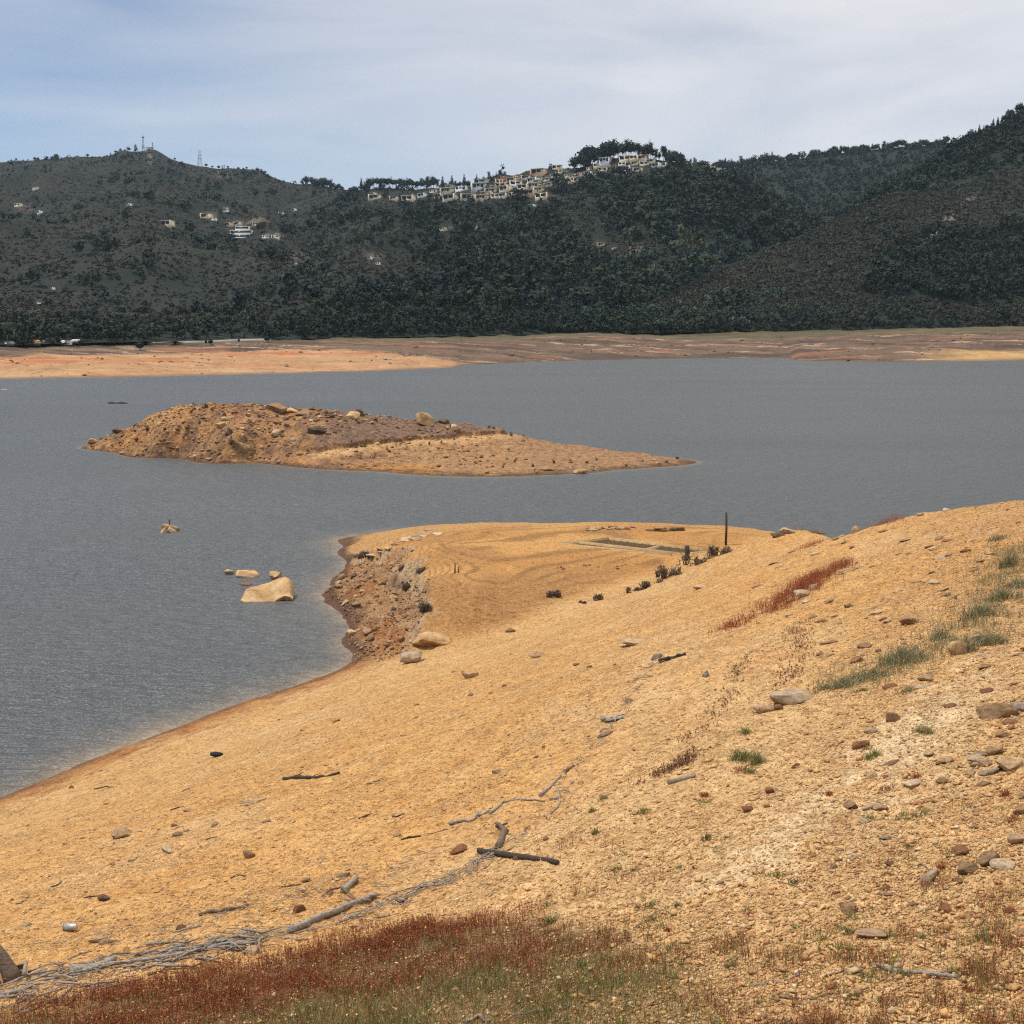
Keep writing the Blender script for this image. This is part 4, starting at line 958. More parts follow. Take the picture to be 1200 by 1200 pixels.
# boulders on the bank
stone(506, 760, 48, 24, 'tan', 'big overhanging tan boulder where the headland meets the slope', seed=21, sub=4, name='boulder', depth=.7, tilt=(-14, 3), rz=.05, sink=.1)
stone(482, 777, 28, 17, 'pale', 'pale wedge-shaped rock just below the big overhanging boulder', seed=24, sub=4, name='boulder', tilt=(10, -8))
NAMED = [(550, 795, 24, 11, 'tan_s', 'tan block alone on the smooth sand right of the pale wedge rock'), (598, 741, 14, 8, 'brown', 'dark brown stone in the gully below the headland'),
 (537, 1000, 23, 12, 'red', 'red brick-coloured block left of the dark charred log'), (926, 826, 52, 22, 'pale', 'long pale slab over a shadowed hollow on the right slope'),
 (895, 835, 24, 12, 'tan_s', 'tan rock butting the lower end of the long pale slab'), (912, 832, 12, 9, 'red', 'small red stone tucked under the long pale slab'),
 (1170, 842, 54, 26, 'brown', 'big dark brown angular boulder at the right edge of the slope'), (1196, 835, 24, 14, 'grey', 'grey rock touching the big dark brown boulder'),
 (953, 692, 13, 10, 'pale', 'white rounded stone on the red weed streak'), (940, 700, 19, 12, 'pale', 'pale tan block just left of the white rounded stone'), (927, 706, 12, 8, 'tan_s', 'small tan stone lowest of three beside the red weed streak'),
 (1066, 732, 28, 15, 'brown', 'brown pointed rock on the stony slope left of the green clumps'), (1122, 767, 27, 22, 'tan', 'rounded orange-tan rock among green grass clumps'),
 (1144, 752, 20, 12, 'pale', 'pale broken rock right of the rounded orange-tan rock'), (1003, 624, 11, 10, 'tan_s', 'small pale rounded rock in red weeds on the skyline'),
 (962, 623, 18, 10, 'pale', 'pale rock capping dark stones on the slope skyline'), (922, 626, 18, 10, 'pale', 'white tilted slab on the skyline near the pole'), (912, 629, 18, 7, 'dark', 'dark flat stone under the white tilted slab'),
 (957, 625, 26, 6, 'dark', 'dark stone beneath the pale skyline rock'), (992, 671, 22, 8, 'tan_s', 'flat tan slab at the top of the red weed streak'), (145, 981, 30, 13, 'tan_s', 'pale sandy half-buried stone on the lower beach'),
 (196, 1000, 18, 9, 'pale', 'small pale stone right of the sandy half-buried stone'), (297, 942, 34, 9, 'tan_s', 'flat orange slab on the sand below the thin dark branch'), (292, 1006, 16, 12, 'brown', 'rounded brown stone on the lower beach'),
 (122, 1056, 16, 8, 'dark', 'black stone on the sand above the drift line'), (1046, 846, 17, 14, 'brown', 'reddish brown block on the gravel below the green clumps'), (827, 794, 9, 10, 'grey', 'small grey cube-shaped stone on bare yellow gravel'),
 (744, 756, 46, 12, 'tan_s', 'broad flat sandy slab half buried in the slope'), (1176, 1018, 34, 14, 'pale', 'flat pale slab near the right edge'), (1192, 990, 26, 16, 'tan_s', 'orange-tan slab above the flat pale slab at the edge'),
 (1184, 905, 36, 18, 'tan_s', 'broad sandy slab on the right edge below the brown boulder'), (1142, 900, 12, 8, 'pale', 'small white stone on the stony right slope'), (1175, 902, 16, 8, 'grey', 'grey-blue stone beside the small white stone'),
 (1105, 918, 22, 10, 'brown', 'dark jagged brown stone on the right slope'), (1043, 1016, 13, 7, 'red', 'red stone on the pale gravel strip'), (1040, 1044, 13, 7, 'red', 'red stone just below another red stone on the pale gravel'),
 (990, 1063, 14, 6, 'red', 'dull red flat stone left on the pale gravel'), (1183, 1070, 18, 9, 'red', 'rusty red stone near the lower right edge'), (975, 1018, 15, 9, 'tan_s', 'tan stone with a dark underside on the pale gravel'),
 (1002, 1007, 8, 6, 'pale', 'bright white pebble on the pale gravel strip'), (1037, 985, 16, 8, 'pale', 'white flat stone on the pale worn strip'), (932, 900, 12, 7, 'red', 'reddish stone above the pale worn strip'), (902, 930, 12, 9, 'red', 'brown-red rounded stone on the yellow gravel'),
 (632, 770, 26, 8, 'brown', 'low brown outcrop on the smooth yellow slope'), (770, 772, 14, 9, 'grey', 'grey broken stones on the small drift ledge'), (815, 1018, 10, 6, 'brown', 'small brown stone among sparse grass tufts'), (607, 1008, 12, 8, 'red', 'small maroon stone under the dark charred log'),
 (876, 952, 14, 9, 'red', 'pinkish red stone on the mid slope gravel'), (212, 1090, 14, 8, 'red', 'red-brown stone beside the dark twig heap on the beach'), (640, 985, 9, 6, 'brown', 'dark brown stone right of the pale root stump'), (820, 690, 16, 6, 'tan_s', 'thin tan slab on the slope crest near the dead shrubs')]
for a in NAMED: stone(*a, sub=3 if a[2] < 30 else 4, sink=.3)
# unnamed loose stones: told apart by nothing
def pick(n, test, seed, ylo=14, yhi=95):
    r = np.random.default_rng(seed); out = []
    while len(out) < n:
        y = math.exp(r.uniform(math.log(ylo), math.log(yhi))); u = r.uniform(-.40, .40); x = u * y
        z = float(gz(x, y)); px, py = project(x, y, z)
        if z > .3 and test(px, py, x, y, z): out.append((x, y, z, px, py))
    return out
def lay(x, y, z, size, mat, name, label, group, flat, sink=.3):
    a = rr_.uniform(0, 6.28); k = rr_.uniform(.75, 1.25)
    g = .3; nx = -(gz(x + g, y) - gz(x - g, y)) / (2 * g); ny = -(gz(x, y + g) - gz(x, y - g)) / (2 * g)
    H_ = size * flat
    o = link(name, rock_mesh(mat, rr_.randrange(26), 2), None, (x, y, z + H_ * (.5 - sink)), (math.atan(-ny) * .8, math.atan(nx) * .8, 0), (size * k, size / k * .8, H_))
    o.rotation_euler.rotate_axis('Z', a); tag(o, label, 'stone', group)
for (x, y, z, px, py) in pick(200, lambda a, b, x, y, z: a > 1000 + .2 * (900 - b) - 160 * (b < 780) and 590 < b < 1110 and a < 1225, 21, 14, 72):
    lay(x, y, z, rr_.uniform(.10, .34) * (1 + .008 * y), rr_.choice(['tan_s', 'tan_s', 'pale', 'brown', 'brown', 'red']), 'stone', 'angular loose stone on the rocky upper slope at right', 'loose stones on the rocky upper slope', rr_.uniform(.22, .5))
for (x, y, z, px, py) in pick(70, lambda a, b, x, y, z: -20 < a < 980 and b > 760 and z < 10.2, 22, 20, 80):
    lay(x, y, z, rr_.uniform(.10, .24) * (1 + .006 * y), rr_.choice(['tan_s', 'tan_s', 'brown', 'red', 'pale']), 'stone', 'small loose stone on the open yellow slope', 'loose stones on the open slope', rr_.uniform(.3, .6))
for (x, y, z, px, py) in pick(48, lambda a, b, x, y, z: gsamp(cliff, x, y) > .5, 23, 78, 130):
    lay(x, y, z, rr_.uniform(.25, .6) * rr_.choice((1, 1, 1.6)), rr_.choice(['tan_s', 'tan_s', 'brown', 'brown', 'red', 'dark']), 'rubble_stone', 'broken stone tumbled down the eroded headland bank', 'stones on the eroded headland bank', rr_.uniform(.35, .7))
# rows of flat slabs along the headland edge
for i in range(26):
    f = i / 25; px = 424 + 84 * f + rr_.uniform(-6, 6); py = np.interp(px, [424, 455, 480, 505], [652, 640, 631, 622]) + rr_.uniform(-3, 6)
    stone(px, py, rr_.uniform(8, 16), 4, rr_.choice(['tan_s', 'pale', 'tan_s', 'brown']), 'flat stone slab in the old row along the headland edge', 'slab row on the headland edge', name='flat_stone', depth=1.6, sink=.3, sub=2)
for i in range(26):
    px = rr_.uniform(688, 748); stone(px, 621 - (px - 690) * .04 + rr_.uniform(-1.5, 1.5), rr_.uniform(4, 9), rr_.uniform(2, 4), rr_.choice(['tan_s', 'brown', 'red', 'pale']), 'small stone in the rubble line behind the old foundation', 'rubble line behind the foundation', name='rubble_stone', sub=2)
for i in range(14):
    px = rr_.uniform(640, 800); stone(px, rr_.uniform(660, 668) - (px - 730) * .02, rr_.uniform(3, 6), rr_.uniform(2, 3), rr_.choice(['tan_s', 'red', 'brown']), 'small stone scattered in front of the old foundation', 'stones in front of the foundation', name='rubble_stone', sub=2)
# island rocks
ISL = [(324, 484, 27, 12, 'brown', 'largest brown boulder crowning the island'), (342, 484, 16, 7, 'tan', 'tan rock right of the island crowning boulder'), (372, 508, 20, 9, 'dark', 'black-sided boulder alone on the dark island plateau'),
       (499, 498, 20, 14, 'tan', 'rounded tan boulder cluster standing on the island right shoulder'), (521, 497, 12, 6, 'dark', 'dark rock just right of the rounded island boulder'), (284, 532, 18, 14, 'brown', 'brown blocky boulder on the island front slope'),
       (412, 491, 18, 9, 'tan', 'pale orange rock on the island skyline'), (420, 487, 14, 8, 'dark', 'dark rock behind the pale orange island rock'), (322, 511, 12, 8, 'pale', 'pale rock on the island plateau centre'),
       (268, 510, 8, 8, 'dark', 'dark upright stone on the island front slope'), (260, 502, 16, 8, 'tan', 'flat tan rock on the island upper slope'), (680, 556, 16, 7, 'tan', 'tan rock at the waterline of the island tail'), (642, 552, 14, 6, 'brown', 'brown rock near the island tail waterline'),
       (110, 520, 14, 7, 'tan', 'tan rock at the western tip of the island'), (138, 507, 12, 5, 'dark', 'dark rock on the island western shoulder'), (355, 487, 18, 7, 'brown', 'brown slab on the island crest'), (386, 489, 12, 5, 'dark', 'dark low rock on the island crest'), (533, 506, 8, 8, 'pale', 'pale stone above the island cream bank')]
for a in ISL: stone(*(a[:2] + (a[2] * 1.15, a[3] * 1.35) + a[4:]), hitf=ihit, sub=3, name='island_rock', depth=.8, sink=.25)
def isl_stones(n, f, sizes, mats, label, group):
    k = 0
    while k < n:
        px, py = f()
        p = ihit(px, py)
        if p[2] < .1 or abs(project(*p)[1] - py) > 2: continue
        stone(px, py, rr_.uniform(*sizes), rr_.uniform(2, 5.5), rr_.choice(mats), label, group, hitf=ihit, sub=2, name='island_stone'); k += 1
isl_stones(70, lambda: (rr_.uniform(185, 345), rr_.uniform(495, 540)), (3, 9), ['tan', 'brown', 'dark', 'pale', 'brown', 'red'], 'broken stone strewn over the island western slope', 'stones on the island western slope')
isl_stones(45, lambda: (rr_.uniform(255, 440), rr_.uniform(480, 497)), (3, 9), ['tan', 'brown', 'dark', 'red', 'pale'], 'stone in the rocky band along the island crest', 'stones along the island crest')
isl_stones(35, lambda: (rr_.uniform(330, 620), rr_.uniform(500, 530)), (2.5, 6), ['tan', 'brown', 'pale', 'dark'], 'scattered stone on the island plateau and cream bank', 'stones on the island plateau')
isl_stones(35, lambda: (rr_.uniform(540, 800), rr_.uniform(536, 556)), (2.5, 6), ['tan', 'brown', 'dark', 'pale'], 'small stone along the low island tail', 'stones along the island tail')

# gravel: uncountable pebbles and shards
bm = bmesh.new(); bmesh.ops.create_icosphere(bm, subdivisions=1, radius=1.0); IV = np.array([v.co[:] for v in bm.verts]); IF = np.array([[v.index for v in f.verts] for f in bm.faces]); bm.free()
OV = np.array([(1, 0, 0), (-1, 0, 0), (0, 1, 0), (0, -1, 0), (0, 0, 1), (0, 0, -1)], float); OF = np.array([(0, 2, 4), (2, 1, 4), (1, 3, 4), (3, 0, 4), (2, 0, 5), (1, 2, 5), (3, 1, 5), (0, 3, 5)])
def pebble_field(name, n, seed, dens, smin, smax, label, cols, ylo=11, yhi=118, lod=.00085):
    r = np.random.default_rng(seed); y = np.exp(r.uniform(math.log(ylo), math.log(yhi), n)); u = r.uniform(-.46, .46, n); x = u * y; z = gz(x, y)
    m = (z > .12) & (r.uniform(size=n) < dens(x, y, z)); x, y, z = x[m], y[m], z[m]; n = len(x)
    s = np.maximum(np.exp(r.normal(math.log(smin), .55, n)).clip(smin * .5, smax), lod * y * r.uniform(.7, 1.5, n))
    PR = []
    for k in range(14):
        v = OV * r.uniform(.55, 1.35, (6, 1)) + r.normal(0, .16, (6, 3)); v = v * [1.0, r.uniform(.55, .95), r.uniform(.25, .6)]; PR.append(v)
    k = r.integers(0, 14, n); a = r.uniform(0, 2 * pi, n)
    v = np.array(PR)[k]; ca, sa = np.cos(a)[:, None], np.sin(a)[:, None]
    tl = r.normal(0, .4, (n, 1))
    X = (v[:, :, 0] * ca - v[:, :, 1] * sa); Y = (v[:, :, 0] * sa + v[:, :, 1] * ca); Z = v[:, :, 2] + X * tl
    V = np.stack([X, Y, Z], 2) * (s / 2)[:, None, None] + np.stack([x, y, z + s * .12], 1)[:, None]
    ci = r.integers(0, len(cols), n); c = np.array(cols)[ci] * r.uniform(.75, 1.25, (n, 1))
    Fc = (OF[None] + 6 * np.arange(n)[:, None, None]).reshape(-1, 3)
    o = link(name, mesh_np(name, V.reshape(-1, 3), Fc, M['pebble'], np.repeat(c, 6, 0))); tag(o, label, 'gravel', kind='stuff'); return o
YEL = [(.62, .43, .22), (.58, .36, .155), (.60, .40, .20), (.52, .30, .12), (.62, .47, .28), (.42, .22, .09), (.55, .33, .14), (.36, .2, .1), (.60, .38, .17)]
MIX = [(.58, .35, .155), (.60, .40, .20), (.52, .29, .115), (.62, .45, .25), (.40, .19, .08), (.34, .2, .10), (.55, .32, .14), (.52, .33, .16), (.46, .25, .1), (.58, .34, .13)]
def sval(x, y): return (x - l0[0]) * ln[0] + (y - l0[1]) * ln[1]
pebble_field('gravel', 640000, 41, lambda x, y, z: np.where(gsamp(head, x, y) > .4, .07, np.clip(.45 + .55 * fbm(x, y, 3, 3) + .6 * gsamp(streaks, x, y) - .35 * (z < 3.5), .08, 1)), .026, .12, 'yellow gravel strewn over the dry bank', YEL, lod=.00075)
pebble_field('stony_gravel', 260000, 42, lambda x, y, z: np.clip(sstep(1.5, 9, sval(x, y) + 2 * fbm(x, y, 4, 3)) * (1 - .75 * gsamp(pale, x, y)), 0, 1), .036, .20, 'mixed stony gravel on the upper right slope', MIX, 11, 85, .0009)
RUB = [(.36, .20, .09), (.42, .26, .13), (.26, .12, .06), (.17, .09, .055), (.46, .33, .20), (.30, .14, .06), (.12, .075, .05)]
pebble_field('headland_rubble', 130000, 43, lambda x, y, z: np.where(gsamp(cliff, x, y) > .35, np.clip(.45 + .9 * fbm(x, y, 2.5, 3), .1, 1), 0), .13, .5, 'rubble on the eroded headland bank', RUB, 78, 135, .0012)
r = np.random.default_rng(78); n = 3200; i_ = r.integers(0, 900, n); t_ = r.uniform(.02, .8, n); y = wD[i_] + (vD - wD)[i_] * t_; x = su[i_] * y
kk_ = np.argmin(np.abs(st_[None] - t_[:, None]), 1); z = SZ[kk_, i_]; m = (np.abs(su[i_]) < .45) & (fbm(x * .4, y, 25, 4) > .0); x, y, z = x[m], y[m], z[m]; n = len(x)
s_ = np.exp(r.normal(math.log(.55), .6, n)).clip(.3, 2.2); v = (OV[None] * r.uniform(.6, 1.3, (n, 6, 1))) * [1.3, 1.0, .55]
V = v * (s_ / 2)[:, None, None] + np.stack([x, y, z + .1 * s_], 1)[:, None]; c = np.array([(.10, .07, .055), (.07, .05, .042), (.2, .14, .1), (.4, .32, .24), (.13, .08, .06)])[r.integers(0, 5, n)]
tag(link('shore_debris', mesh_np('shore_debris', V.reshape(-1, 3), (OF[None] + 6 * np.arange(n)[:, None, None]).reshape(-1, 3), M['pebble'], np.repeat(c, 6, 0))), 'stranded stones and debris on the far mud banks', 'debris', kind='stuff')
# rubble on the island
r = np.random.default_rng(77); n = 6000; x = r.uniform(-66, -2, n); y = r.uniform(186, 232, n); z = iz(x, y); px, py = project(x, y, z)
m = (z > .1) & (r.uniform(size=n) < np.clip(.15 + .9 * sstep(360, 290, px) + 1.2 * fbm(x, y, 5, 3) + .4 * (py < 498), .05, 1)); x, y, z = x[m], y[m], z[m]; n = len(x)
s_ = np.exp(r.normal(math.log(.34), .5, n)).clip(.2, 1.0); v = (OV[None] * r.uniform(.6, 1.3, (n, 6, 1)) + r.normal(0, .15, (n, 6, 3))) * [1, .8, .6]
V = v * (s_ / 2)[:, None, None] + np.stack([x, y, z + .1 * s_], 1)[:, None]; c = np.array(RUB)[r.integers(0, 7, n)] * r.uniform(.7, 1.2, (n, 1))
tag(link('island_rubble', mesh_np('island_rubble', V.reshape(-1, 3), (OF[None] + 6 * np.arange(n)[:, None, None]).reshape(-1, 3), M['pebble'], np.repeat(c, 6, 0))), 'broken rubble strewn over the island', 'rubble', kind='stuff')

# ------------------------------------------------------------------ old foundation, posts, ruins on the headland
def seg(b, a, c, th, z0_, z1_):
    a = np.array(a[:2]); c = np.array(c[:2]); d = (c - a) / np.linalg.norm(c - a); n = np.array([-d[1], d[0]]) * th / 2
    q = [a - n, c - n, c + n, a + n]
    b.hexa([(v[0], v[1], z0_) for v in q], [(v[0], v[1], z1_) for v in q])
e = empty('ruined_foundation', (0, 0, 0)); tag(e, 'sunken rectangular masonry foundation with low inner walls on the headland', 'foundation')
def mixp(a, b, f): return np.array(a) * (1 - f) + np.array(b) * f
A, B, Cc, D_ = FQ
def inset(p, f=.012): return mixp(p, np.mean(FQ, 0), f)
A, B, Cc, D_ = [inset(p) for p in FQ]
for a_, c_ in ((mixp(A, D_, .0), D_), (A, B), (B, Cc), (Cc, D_)):
    b = MB(); d = (c_ - a_) / np.linalg.norm(c_ - a_) * .11; seg(b, a_ + d, c_ - d, .20, 2.2, 3.36); b.build('wall', M['concrete'], e)
i0 = mixp(A, B, .38); i1 = mixp(D_, Cc, .30); dd = (i1 - i0) / np.linalg.norm(i1 - i0) * .2
b = MB(); seg(b, i0 + dd, i1 - dd, .2, 2.2, 3.34); b.build('inner_wall', M['concrete'], e)
j0 = mixp(i0, i1, .64); j1 = mixp(B, Cc, .52); dd = (j1 - j0) / np.linalg.norm(j1 - j0) * .2
b = MB(); seg(b, j0 + dd, j1 - dd, .2, 2.2, 3.31); b.build('inner_wall', M['concrete'], e)
# stacked slab ruin behind it
p = hit(800, 622); k = p[1] / F
e = empty('wall_remnant', p, .1); tag(e, 'stepped remnant of a brown slab wall near the headland back edge', 'ruin')
for i, (x0, x1, z0_, z1_) in enumerate(((-14, 2, -.4, 3.6), (-28, -14.2, -.4, 2.5), (-44, -28.2, -.4, 1.4), (-34, -20, 2.55, 4.2), (-52, -44.2, -.4, .8))):
    b = MB().box(x0 * k, x1 * k, (-2 - i * .3) * k, (3 + i) * k, z0_ * k, z1_ * k); o = b.build('course', M['brown'] if i % 2 else M['dark'], e)
# pole and posts
p = hit(850.5, 639); k = p[1] / F
b = MB().tube([(0, 0, -.4), (.02, 0, 20 * k), (-.01, .02, 39 * k)], [.095, .085, .075], 9, .06, 2); o = b.build('wooden_pole', M['darkwood'], None, loc=p); tag(o, 'tall thin dark wooden pole standing on the headland', 'pole')
p = hit(804.5, 656); k = p[1] / F
o = MB().tube([(0, 0, -.3), (.03, 0, 9 * k), (.0, .02, 17 * k)], [.20, .19, .165], 9, .12, 3).build('post_stump', M['darkwood'], None, loc=p); tag(o, 'short thick black post stump by the foundation corner', 'post')
p = hit(533, 672); k = p[1] / F
o = MB().tube([(0, 0, -.2), (.02, 0, 12 * k)], [.06, .04], 6, .1, 4).tube([(.25, 0, -.1), (.22, 0, 8 * k)], [.04, .03], 5).build('thin_stake', M['darkwood'], None, loc=p); tag(o, 'pair of thin dark stakes near the headland left edge', 'stake')
# dead dark shrubs
def shrub(px, py, w, h, label, seed, mat='brownwood', n=64, leaf=None, name='dead_shrub'):
    p = hit(px, py); k = p[1] / F; r = random.Random(seed); e = empty(name, p); tag(e, label, 'shrub'); b = MB(); cl_ = [(r.uniform(-.42, .42) * w * k, r.uniform(-.25, .25) * w * k, r.uniform(.4, 1.05)) for _ in range(max(2, int(w / 5)))]
    for i in range(n):
        a = r.uniform(0, 6.28); cx, cy, chh = cl_[i % len(cl_)]; q = min(abs(r.gauss(0, .42)), 1.1); x0 = cx + cos(a) * q * .2 * w * k; y0 = cy + sin(a) * q * .16 * w * k; L = r.uniform(.45, 1.1) * h * k * (1.05 - .55 * q) * chh; sp = r.uniform(.25, .8) * L
        m_ = (x0 + cos(a) * sp * .4, y0 + sin(a) * sp * .4, L * .55)
        e_ = (x0 + cos(a) * sp, y0 + sin(a) * sp, L); b.tube([(x0, y0, -.15), m_, e_], [.03, .022, .010], 4)
        for t_ in range(2): b.tube([m_, (m_[0] + r.uniform(-.4, .4) * L, m_[1] + r.uniform(-.4, .4) * L, m_[2] + r.uniform(.15, .4) * L)], [.016, .008], 3)
    b.build('branches', M[mat], e)
    rg = np.random.default_rng(seed); nq = int(n * 4); a = rg.uniform(0, 2 * pi, nq); q = np.abs(rg.normal(0, .5, nq)).clip(0, 1.2)
    ci_ = rg.integers(0, len(cl_), nq); ca_ = np.array(cl_)[ci_]; P = np.c_[ca_[:, 0] + np.cos(a) * q * .24 * w * k, ca_[:, 1] + np.sin(a) * q * .2 * w * k, rg.uniform(.0, 1, nq) * h * k * (1.0 - .6 * q) * ca_[:, 2]]
    a = rg.normal(size=(nq, 3)); b2 = rg.normal(size=(nq, 3)); s_ = .03 * h * k + .02
    q = np.stack([P + a * s_, P + b2 * s_, P - a * s_, P - b2 * s_], 1).reshape(-1, 3)
    c = np.array(leaf or (.15, .115, .08)) * rg.uniform(.6, 1.4, (nq, 1)); link('dry_leaves', mesh_np('dry_leaves', q, quads(nq), M['blade'], np.repeat(c, 4, 0)), e)
shrub(846, 650, 30, 14, 'dead dark shrub at the foot of the tall pole', 1); shrub(819, 661, 38, 14, 'dead dark shrub right of the short post stump', 2); shrub(787, 675, 36, 15, 'largest dead dark shrub along the gully', 3)
shrub(763, 686, 28, 9, 'small dead shrub just left of the largest gully shrub', 4); shrub(745, 693, 22, 6, 'lowest scrap of dead brush in the gully line', 5); shrub(648, 699, 22, 10, 'dark olive shrub alone on the headland slope', 6, leaf=(.07, .065, .04))
shrub(705, 702, 17, 9, 'grey-brown shrub in the gully below the headland', 7); shrub(683, 707, 11, 6, 'tiny dark brush tuft in the gully', 8); shrub(493, 672, 14, 13, 'dark root tangle on the headland bank edge', 9); shrub(500, 715, 22, 12, 'dark undercut root mass above the big overhanging boulder', 10, n=60)
shrub(478, 690, 16, 8, 'dark brush on the middle of the eroded bank', 11); shrub(430, 652, 26, 8, 'dark weed patch on the upper eroded bank', 12)
# island brush
hit_keep = hit; hit = ihit
for px, py, w, h, lb in ((428, 536, 30, 7, 'low dry brown brush on the island cream bank'), (176, 505, 10, 8, 'dark brush on the island western shoulder'), (226, 476, 8, 6, 'twiggy dead brush at the island highest point'), (242, 477, 6, 5, 'small dead twig right of the island highest point'), (270, 520, 16, 10, 'dark shrub on the island front slope'), (575, 502, 10, 4, 'dark brush at the head of the island tail')):
    shrub(px, py, w, h, lb, px, n=26)
hit = hit_keep

# ------------------------------------------------------------------ driftwood
def gpts(pix, lift):
    P = [hit(*q) for q in pix]; return [p + np.array([0, 0, l]) for p, l in zip(P, lift if hasattr(lift, '__len__') else [lift] * len(P))]
def resamp(P, n):
    P = np.array(P); s = np.r_[0, np.cumsum(np.linalg.norm(np.diff(P, axis=0), axis=1))]; t = np.linspace(0, s[-1], n); return np.c_[[np.interp(t, s, P[:, k]) for k in range(3)]].T
def stick(pix, rpx, mat, label, name='driftwood_branch', lift=None, group=None, rough=.1, n=10, twigs=(), cat='branch', wob=None):
    P = gpts(pix, 0); D = P[0][1]; r0 = rpx * D / F; P = resamp(P, n)
    P[:, 2] = gz(P[:, 0], P[:, 1]) + r0 * .75 + (lift or 0)
    P[1:-1] += np.random.default_rng(int(pix[0][0])).normal(size=(n - 2, 3)) * r0 * ((.08 if rpx > 2.6 else .35) if wob is None else wob)
    if rpx > 2.6: P[:, 2] = np.linspace(P[0, 2], P[-1, 2], n) * .8 + P[:, 2] * .2
    o0 = P[0].copy(); tp = np.linspace(1, .72, n)
    if twigs:
        e = empty(name, o0); tag(e, label, cat, group); st__ = MB().tube(P - o0, r0 * tp, 8, rough, int(pix[0][1])).build('stem', M[mat], e)
        for (f, dx, dy, dz, rr) in twigs:
            q = P[int(f * (n - 1))] - o0; v = np.array([dx, dy, dz]) * D / F
            MB().tube([q, q + v * .5 + [0, 0, .02], q + v], [r0 * rr, r0 * rr * .8, r0 * rr * .5], 6, rough, 3).build('twig', M[mat], st__)
    else:
        o = MB().tube(P - o0, r0 * tp, 8, rough, int(pix[0][1])).build(name, M[mat], None, loc=o0); tag(o, label, cat, group)
stick([(340, 1094), (390, 1073), (440, 1052)], 5.5, 'drift', 'thick pale weathered log lying along the drift line', 'driftwood_log', n=12, cat='log', twigs=((.75, -14, 4, 6, .35), (.95, 16, 4, 3, .5), (.9, 14, -2, 2, .35)))
stick([(402, 1047), (411, 1040), (418, 1032)], 4.5, 'drift', 'short stubby pale log end beyond the thick weathered log', 'driftwood_log', n=6, cat='log')
stick([(383, 1052), (393, 1047), (408, 1051), (417, 1060)], 1.6, 'brownwood', 'thin curved brown branch arching over the thick weathered log', lift=.08)
stick([(562, 1000), (600, 1006), (653, 1014)], 4.2, 'darkwood', 'straight dark charred log lying across the drift line', 'driftwood_log', n=12, cat='log', rough=.07)
stick([(583, 996), (587, 985), (590, 975), (583, 969)], 5.0, 'brownwood', 'twisted root stump leaning up behind the dark charred log', 'root_stump', n=8, cat='stump', rough=.25, twigs=((.95, -8, 2, 4, .6), (.95, 9, 4, 3, .6)))
stick([(527, 967), (552, 963), (575, 952)], 2.2, 'drift', 'pale bowed branch left of the white stick', n=10, twigs=((.85, -8, 0, 3, .6),))
stick([(573, 954), (588, 941), (605, 937), (638, 940)], 1.5, 'drift', 'thin pale branch curving on from the bowed branch', n=10)
stick([(633, 934), (645, 922), (657, 911)], 2.8, 'drift', 'straight white stick beside the drift twigs', n=7)
stick([(653, 925), (657, 938), (652, 948), (645, 955)], 1.3, 'drift', 'thin pale twig trailing down from the white stick', n=8)
stick([(662, 906), (668, 901), (673, 898)], 2.2, 'brownwood', 'short dark branch end above the white stick', n=5)
stick([(332, 914), (358, 913), (385, 910), (398, 907)], 2.0, 'darkwood', 'thin dark branch alone on the smooth lower slope', n=12, rough=.25, twigs=((.3, 8, 3, 5, .5), (.6, 10, 6, 3, .4)))
stick([(233, 1074), (262, 1068), (291, 1062)], 2.2, 'brownwood', 'straight brown stick on the sand above the long driftwood', n=9, rough=.2)
stick([(0, 1168), (60, 1150), (120, 1134), (200, 1122), (250, 1112), (300, 1104)], 3.0, 'drift', 'long pale driftwood branch lying in the twig litter', n=22, twigs=((.5, 18, 10, 3, .5), (.7, 26, 2, 2, .6), (.3, -12, 14, 4, .5)))
stick([(82, 1140), (112, 1136), (135, 1126)], 5.0, 'drift', 'thick bleached log in the middle of the twig litter', 'driftwood_log', n=8, cat='log')
stick([(190, 1118), (245, 1108), (298, 1098)], 2.6, 'drift', 'bleached forked branch at the upper end of the twig litter', n=12, twigs=((.4, 20, 8, 4, .6),))
stick([(29, 1152), (30, 1145), (31, 1138)], 3.0, 'drift', 'short upright pale stake beside the dark stump', n=5, lift=.12)
stick([(783, 919), (800, 915), (815, 911)], 3.0, 'grey', 'grey flat plank on the mid slope gravel', 'driftwood_plank', n=6, cat='plank')
stick([(1030, 1134), (1052, 1142), (1085, 1145), (1122, 1147)], 3.2, 'drift', 'knotted grey branch on the gravel at lower right', n=14, rough=.2, twigs=((.1, -14, 4, 2, .5), (.7, 30, 2, 1, .6)))
stick([(880, 1156), (910, 1152), (945, 1139)], 1.8, 'drift', 'thin grey branch in the grass left of the knotted branch', n=10, twigs=((.8, 12, 6, 2, .6),))
stick([(962, 1148), (995, 1138), (1012, 1142)], 1.4, 'brownwood', 'thin brown twig between the two grey branches', n=8)
stick([(905, 1168), (950, 1172), (988, 1165)], 1.5, 'brownwood', 'dark thin branch in the grass near the bottom', n=9)
stick([(600, 1190), (640, 1182), (665, 1178)], 1.8, 'drift', 'weathered grey branch in the grass at the bottom edge', n=9)
stick([(545, 1199), (560, 1192), (575, 1197)], 2.4, 'drift', 'pale bent branch poking from the bottom grass', n=7)
stick([(1073, 1006), (1088, 1020), (1098, 1034)], 1.0, 'brownwood', 'thin twig on the pale gravel at right', n=7, twigs=((.6, -10, 6, 1, .7),))
stick([(912, 1034), (930, 1038), (942, 1046)], 1.0, 'brownwood', 'thin dark twig on the pale gravel strip', n=7)
